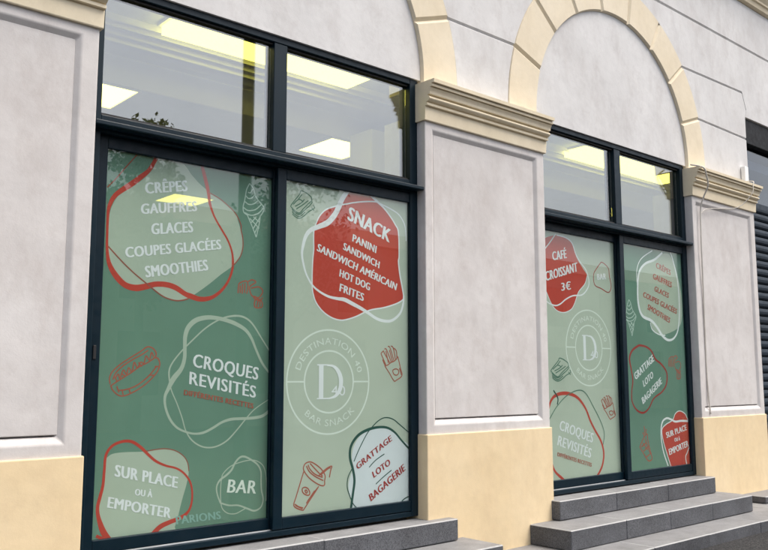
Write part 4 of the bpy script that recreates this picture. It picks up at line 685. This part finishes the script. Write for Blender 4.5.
def logo(door, y, c, r, rect):
    fl = Flat()
    def circ(rad, w, a0=0, a1=360):
        fl.ribbon([(c[0] + rad * math.cos(R(a0 + (a1 - a0) * i / 36)), c[1] + rad * math.sin(R(a0 + (a1 - a0) * i / 36)), w) for i in range(37)], rect)
    circ(r, .034 * r); circ(.595 * r, .034 * r)
    for s in (-1, 1): fl.ribbon([(c[0] + s * .60 * r, c[1], .03 * r), (c[0] + s * r, c[1], .03 * r)], rect)
    badge = fl.build('shop_logo', y - .0006, M['ink']['palegreen'], door)
    def arc_text(s, a0, a1, rb, h, up):
        v, f, _ = word(s, .012); o = Flat(); q = []
        for x, z in v:
            a = R(a0 + (a1 - a0) * x); rad = rb + (h * z if up else -h * z)
            q.append((c[0] + rad * math.cos(a), c[1] + rad * math.sin(a)))
        o.raw(q, f); o.build('lettering', y - .0011, M['ink']['palegreen'], badge)
    arc_text('DESTINATION 40', 163, 14, .725 * r, .125 * r, True); arc_text('BAR SNACK', 226, 318, .85 * r, .125 * r, False)
    D = Flat(); P = lambda x, z, w: (c[0] + x * r, c[1] + z * r, w * r)
    D.ribbon([P(-.20, -.32, .11), P(-.20, .32, .11)], rect)
    D.ribbon([P(-.30, .322, .026), P(-.02, .322, .026)], rect); D.ribbon([P(-.30, -.322, .026), P(-.02, -.322, .026)], rect)
    D.ribbon([P(-.06, .315, .03), P(.09, .30, .05), P(.21, .21, .085), P(.275, .08, .10), P(.285, -.04, .10), P(.25, -.17, .09), P(.15, -.275, .06), P(.03, -.315, .035), P(-.06, -.322, .026)], rect)
    D.build('lettering', y - .0011, M['ink']['white'], badge)
    v, f, _ = word('40', .012); o = Flat(); o.raw([(c[0] + (.05 + .34 * x) * r, c[1] + (-.27 + .19 * z) * r) for x, z in v], f); o.build('lettering', y - .0016, M['ink']['white'], badge)
def graphics(door, key, y, rect):
    badges = {}
    for it in GRAPHICS[key]: badges.setdefault(it[1], []).append(it)
    for name, items in badges.items():
        if name == 'shop_logo':
            for it in items: logo(door, y, it[3], it[4], rect)
            continue
        head = None
        for it in items:
            if it[0] == 'fill':
                fl = Flat(); p = smooth_path(it[3] + [it[3][0]], 4)[:-1]; fl.poly(clip(p, rect)); head = fl.build(name, y - .0003, M['ink'][it[2]], door)
        lines = {}
        for it in items:
            if it[0] == 'line': lines.setdefault((it[2], len(lines) if 'badge' in name else 0), Flat()).ribbon(it[3], rect)
        for i, ((cn, _), fl) in enumerate(lines.items()):
            if not fl.f: continue
            if head is None: head = fl.build(name, y - .0006 - .00012 * i, M['ink'][cn], door)
            else: fl.build('swoosh' if 'badge' in name else 'stroke', y - .0006 - .00012 * i, M['ink'][cn], head)
        for it in items:
            if it[0] != 'text': continue
            _, _, cn, s, bl, tl, br, wt = it
            v, f, _ = word(s, .012)
            wid = math.hypot(br[0] - bl[0], br[1] - bl[1]); cap = math.hypot(tl[0] - bl[0], tl[1] - bl[1]); vv = []; ff = []
            for k in range(3):                                  # heavy strokes: the letter laid three times, a little apart
                sh = (k - 1) * wt * cap / wid; b = len(vv)
                vv += [(bl[0] + (br[0] - bl[0]) * (x + sh) + (tl[0] - bl[0]) * z, y - .0014 - .0001 * k, bl[1] + (br[1] - bl[1]) * (x + sh) + (tl[1] - bl[1]) * z) for x, z in v]
                ff += [tuple(i + b for i in q) for q in f]
            o = mk(name if head is None else 'lettering', vv, ff, M['ink'][cn], door if head is None else head)
def film_sheet(door, key, y, rect, mat):
    # one sheet of film; the filled badges are printed into it, so their outlines are cut out here
    x0, x1, z0, z1 = rect; bm = bmesh.new(); e = .0015
    def loop(p):
        vs_ = [bm.verts.new((a, y, b)) for a, b in p]
        for i in range(len(vs_)): bm.edges.new((vs_[i - 1], vs_[i]))
    loop([(x0, z0), (x1, z0), (x1, z1), (x0, z1)])
    for it in GRAPHICS[key]:
        if it[0] == 'fill':
            p = clip(smooth_path(it[3] + [it[3][0]], 4)[:-1], (x0 + e, x1 - e, z0 + e, z1 - e)); q = []
            for a in p:
                if not q or math.hypot(a[0] - q[-1][0], a[1] - q[-1][1]) > .0006: q.append(a)
            if math.hypot(q[0][0] - q[-1][0], q[0][1] - q[-1][1]) < .0006: q.pop()
            loop(q)
    bmesh.ops.triangle_fill(bm, use_beauty=True, use_dissolve=False, edges=bm.edges[:], normal=(0, -1, 0))
    bm.verts.ensure_lookup_table(); bm.verts.index_update()
    v = [tuple(q.co) for q in bm.verts]; f = [tuple(w.index for w in q.verts) for q in bm.faces]; bm.free()
    return mk('printed_film', v, f, mat, door)
SILL = -.888
def shopfront(bx, bay, keys, films, step_txt):
    b1 = bx + BAY_W; fm = M['frame']
    t = empty('shopfront_frame', (bx + BAY_W / 2, .1, SILL + EYE), 'dark teal shop-window frame with clear transom panes, ' + step_txt, 'window frame', 'shop-window frames')
    y0, y1 = .078, .19
    box('jamb', (bx - .004, bx + .058), (y0, y1), (SILL, 2.085), fm, t, .004)
    box('jamb', (b1 - .064, b1 + .004), (y0, y1), (SILL, 2.085), fm, t, .004)
    box('head_rail', (bx + .058, b1 - .064), (y0, y1), (2.028, 2.085), fm, t, .004)
    box('mullion', (bx + 1.110, bx + 1.205), (y0 + .004, y1), (1.352, 2.028), fm, t, .004)
    box('mid_rail', (bx + .058, b1 - .064), (y0 + .002, y1), (1.262, 1.352), fm, t, .004)
    box('drip_ledge', (bx + .002, b1 - .002), (.006, y0 + .001), (1.276, 1.302), fm, t, .005)
    box('bottom_track', (bx + .058, b1 - .064), (.118, y1), (SILL, SILL + .034), fm, t, .003)
    box('guide_rail', (bx + .058, b1 - .064), (.110, .1135), (SILL, SILL + .038), M['steel'], t)
    box('sill_cover', (bx + .058, b1 - .064), (.080, .1095), (SILL, SILL + .032), fm, t, .003)
    for xa, xb in ((bx + .062, bx + 1.108), (bx + 1.207, b1 - .068)):
        box('glazing_bead', (xa, xb), (.098, .116), (1.354, 1.366), M['rubber'], t); box('glazing_bead', (xa, xb), (.098, .116), (2.016, 2.027), M['rubber'], t)
        box('transom_pane', (xa + .001, xb - .001), (.118, .126), (1.356, 2.026), M['glass_transom'], t)
    for side, (xa, xb, yf, key, film) in enumerate(((bx + .058, bx + 1.205, .122, keys[0], films[0]), (bx + 1.150, b1 - .006, .083, keys[1], films[1]))):
        lab = LEAF[(bay, side)]
        d = empty('sliding_door', ((xa + xb) / 2, yf + .02, SILL + EYE + .04), lab, 'door', 'sliding glass doors with printed film')
        yb = yf + .034; zb, zt = SILL + .036, 1.260
        px0, px1, pz0, pz1 = (xa + .062 if side == 0 else xa + .064, xb - .060, -.787, 1.193)
        box('stile', (xa, px0), (yf, yb), (zb, zt), fm, d, .004); box('stile', (px1, xb - (0 if side == 0 else .055 - .052)), (yf, yb), (zb, zt), fm, d, .004)
        box('rail', (px0, px1), (yf + .001, yb), (zb, pz0), fm, d, .004); box('rail', (px0, px1), (yf + .001, yb), (pz1, zt), fm, d, .004)
        rect = (px0 - .004, px1 + .004, pz0 - .004, pz1 + .004)
        box('pane', (px0 - .002, px1 + .002), (yf + .010, yf + .016), (pz0 - .002, pz1 + .002), M['glass'], d)
        fy = yf + .024
        film_sheet(d, key, fy, rect, M[film])
        graphics(d, key, fy, rect)
        if side == 0:
            box('lock', (xa + .024, xa + .040), (yf - .006, yf), (.10, .17), M['rubber'], d, .002)
LEAF = {(0, 0): 'left sliding door of the near window, dark green film with hot dog graphic', (0, 1): 'right sliding door of the near window, sage film with red SNACK badge',
        (1, 0): 'left sliding door of the far window, sage film with red CAFÉ CROISSANT badge', (1, 1): 'right sliding door of the far window, green film with red takeaway badge low down'}
shopfront(BX[0], 0, 'AB', ('film_green', 'film_sage'), 'under the first arch, nearest the camera')
shopfront(BX[1], 1, 'CD', ('film_sage', 'film_green'), 'behind the three stone steps')

# ------------------------------------------------------------------ stone steps
def tier(parent, x0, x1, y0, y1, z0, z1, n, mat, name='stone'):
    cuts = [x0 + (x1 - x0) * i / n + (random.uniform(-.06, .06) if 0 < i < n else 0) for i in range(n + 1)]
    for a, b in zip(cuts, cuts[1:]):
        dz = random.uniform(-.002, .002)
        box(name, (a + .0006, b - .0006), (y0 + random.uniform(-.002, .002), y1), (z0, z1 + dz), mat, parent, .007)
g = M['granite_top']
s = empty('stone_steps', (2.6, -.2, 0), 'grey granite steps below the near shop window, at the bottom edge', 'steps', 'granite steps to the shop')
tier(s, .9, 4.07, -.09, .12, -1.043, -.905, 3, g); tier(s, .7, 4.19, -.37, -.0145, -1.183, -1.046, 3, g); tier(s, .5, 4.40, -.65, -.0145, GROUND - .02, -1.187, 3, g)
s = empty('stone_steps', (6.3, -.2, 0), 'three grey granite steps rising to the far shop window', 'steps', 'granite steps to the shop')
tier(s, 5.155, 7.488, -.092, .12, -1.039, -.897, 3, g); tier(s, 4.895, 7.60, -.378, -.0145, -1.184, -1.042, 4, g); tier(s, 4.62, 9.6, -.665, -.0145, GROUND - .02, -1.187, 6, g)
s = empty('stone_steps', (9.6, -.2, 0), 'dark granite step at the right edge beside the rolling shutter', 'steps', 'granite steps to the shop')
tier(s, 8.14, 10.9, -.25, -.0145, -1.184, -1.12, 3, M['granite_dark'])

# ------------------------------------------------------------------ rolling-shutter bay
x0, x1 = BX[2] + .012, BX[2] + BAY_W - .012
t = empty('roller_shutter', ((x0 + x1) / 2, .12, GROUND + EYE), 'dark slatted roller shutter at the right edge', 'shutter')
z = -1.08; pitch = .088
while z < 1.84:
    extrude_x('slat', [(.150, z + .003), (.118, z + .004), (.104, z + .020), (.100, z + .045), (.104, z + .070), (.122, z + .083), (.150, z + .084)], x0 + .03, x1 - .03, M['shutter'], t); z += pitch
box('guide', (x0, x0 + .032), (.085, .165), (-1.08, 1.87), M['shutter'], t, .004); box('guide', (x1 - .032, x1), (.085, .165), (-1.08, 1.87), M['shutter'], t, .004)
box('bottom_bar', (x0 + .033, x1 - .033), (.094, .16), (-1.12, -1.081), M['lintel'], t, .004)
t = empty('shutter_transom', ((x0 + x1) / 2, .12, 1.9 + EYE), 'grey glass transom under a black lintel above the roller shutter', 'window')
box('lintel', (x0, x1), (.060, .42), (2.555, BAY3_TOP - .004), M['lintel'], t, .006)
box('frame', (x0, x1), (.10, .18), (1.872, 1.93), M['shutter'], t, .004)
box('frame', (x0, x0 + .03), (.10, .18), (1.93, 2.555), M['shutter'], t, .004); box('frame', (x1 - .03, x1), (.10, .18), (1.93, 2.555), M['shutter'], t, .004)
box('pane', (x0 + .03, x1 - .03), (.13, .138), (1.93, 2.555), M['glass_bay'], t)
box('backing', (x0, x1), (.42, .45), (-1.28, 2.9), M['room'], t)

# ------------------------------------------------------------------ small things on the right pier
px = PX[2]
pts = smooth_path([(px - .035, -.02, 2.06), (px + .01, -.125, 2.02), (px + .06, -.128, 1.95), (px + .115, -.11, 1.86), (px + .135, -.05, 1.76), (px + .14, -.012, 1.66), (px + .128, -.010, 1.45), (px + .125, -.008, 1.25), (px + .145, .004, .9), (px + .15, .01, .5), (px + .15, .012, .1), (px + .152, .004, -.2), (px + .150, -.008, -.33)], 6)
c = tube('cable', pts, .0078, M['cable']); c['label'] = 'pale cable hanging down the right pier from under the arch'; c['category'] = 'cable'
pts = smooth_path([(px + .135, -.012, 1.60), (px + .25, -.012, 1.66), (px + .5, -.012, 1.70), (px + .82, -.014, 1.745), (px + .95, -.05, 1.80), (px + 1.03, -.12, 1.92), (px + 1.06, -.118, 2.0), (px + 1.10, -.10, 2.06), (px + 1.11, .03, 2.08)], 6)
c = tube('cable', pts, .004, M['cable']); c['label'] = 'thin cable looping sideways under the cornice of the right pier'; c['category'] = 'cable'
t = empty('junction_box', (px + 1.18, .02, 2.1 + EYE), 'small white junction box on the cornice end beside the roller shutter', 'junction box')
box('case', (px + 1.13, px + 1.21), (-.01, .036), (2.06, 2.25), M['moulding'], t, .006); box('outlet', (px + 1.155, px + 1.215), (-.016, .02), (2.04, 2.06), M['rubber'], t, .003)

# ------------------------------------------------------------------ the other side of the street, seen mirrored in the glass
t = empty('low_house', (12, -16, 0), 'low beige house across the street, seen only as a reflection in the glass', 'house')
hx0, hx1, hy = -14, 46, -15.5
wins = [hx0 + 2.2 + 3.4 * i for i in range(17)]
xs_ = [hx0] + [q for w in wins for q in (w, w + 1.2)] + [hx1]
for a, b in zip(xs_[0::2], xs_[1::2]): box('wall', (a, b), (hy - 6, hy), (GROUND, 4.1), M['far_wall'], t)
for w in wins:
    for zz in ((-.4, 1.2), (2.0, 3.5)):
        f_ = box('window', (w, w + 1.2), (hy - .3, hy - .15), zz, M['far_pane'], t)
    box('wall', (w, w + 1.2), (hy - 6, hy), (GROUND, -.4), M['far_wall'], t); box('wall', (w, w + 1.2), (hy - 6, hy), (1.2, 2.0), M['far_wall'], t); box('wall', (w, w + 1.2), (hy - 6, hy), (3.5, 4.1), M['far_wall'], t)
extrude_x('roof', [(hy + .35, 4.1), (hy - 3, 5.3), (hy - 6.4, 4.1)], hx0 - .3, hx1 + .3, M['far_roof'], t)
def tree(x, y, h, rc, seed, label):
    rnd = random.Random(seed); t = empty('street_tree', (x, y, 0), label, 'tree', 'trees across the street')
    g0 = GROUND
    def limb(name, pts, r0, r1, parent):
        v = []; f = []; n = len(pts); sg = 7
        for i, p in enumerate(pts):
            r = r0 + (r1 - r0) * i / (n - 1)
            for k in range(sg): v.append((p[0] + r * math.cos(2 * math.pi * k / sg), p[1] + r * math.sin(2 * math.pi * k / sg), p[2]))
        for i in range(n - 1):
            for k in range(sg): f.append((i * sg + k, i * sg + (k + 1) % sg, (i + 1) * sg + (k + 1) % sg, (i + 1) * sg + k))
        return mk(name, v, f, M['bark'], parent, smooth=True)
    tr_ = limb('trunk', [(x, y, g0), (x + .05, y, g0 + h * .25), (x - .04, y + .05, g0 + h * .5), (x, y, g0 + h * .85)], .16, .04, t)
    tips = []
    for i in range(9):
        a = 2.4 * i + rnd.random(); z0 = g0 + h * (.38 + .05 * i); l = rc * (.95 - .05 * i); e = (x + l * math.cos(a), y + l * math.sin(a), z0 + h * .16)
        limb('limb', [(x, y, z0), ((x * .5 + e[0] * .5), (y * .5 + e[1] * .5), z0 + h * .11), e], .06, .015, tr_); tips.append(e)
    v = []; f = []
    for i in range(70):
        if i < 18: c = Vector(tips[i % 9])
        else:
            u = Vector((rnd.gauss(0, 1), rnd.gauss(0, 1), rnd.gauss(0, 1))).normalized() * rnd.random() ** .4
            c = Vector((x + u.x * rc, y + u.y * rc, g0 + h * .7 + u.z * h * .3))
        cr_ = rc * rnd.uniform(.16, .32)
        for j in range(60):
            d = Vector((rnd.gauss(0, 1), rnd.gauss(0, 1), rnd.gauss(0, .8))) * cr_ * .6; p = c + d
            a = Vector((rnd.gauss(0, 1), rnd.gauss(0, 1), rnd.gauss(0, 1))).normalized() * rnd.uniform(.05, .10); b_ = a.cross(Vector((rnd.gauss(0, 1), rnd.gauss(0, 1), rnd.gauss(0, 1)))).normalized() * .045
            q = len(v); v += [p - a, p + b_, p + a, p - b_]; f.append((q, q + 1, q + 2, q + 3))
    mk('crown', v, f, M['leaf'], t)
tree(12.6, -14.0, 6.9, 1.6, 3, 'taller leafy tree across the street, mirrored dark in the green film')
tree(8.7, -14.6, 7.75, .9, 5, 'slim tree whose top is mirrored at the foot of the first transom pane')
t = empty('street_post', (4.16, -2.5, 0), 'dark round post on the pavement, mirrored in the first transom pane', 'post')
v = []; f = []
for z_, r_ in ((GROUND, .095), (GROUND + .5, .095), (GROUND + .52, .064), (3.6, .058)):
    for k in range(16): v.append((4.16 + r_ * math.cos(k * math.pi / 8), -2.5 + r_ * math.sin(k * math.pi / 8), z_))
for i in range(3):
    for k in range(16): f.append((i * 16 + k, i * 16 + (k + 1) % 16, (i + 1) * 16 + (k + 1) % 16, (i + 1) * 16 + k))
mk('shaft', v, f, M['post'], t, smooth=True)
box('base_plate', (4.02, 4.30), (-2.64, -2.36), (GROUND, GROUND + .02), M['post'], t, .004)
box('cap', (4.085, 4.235), (-2.575, -2.425), (3.6, 3.66), M['post'], t, .01)
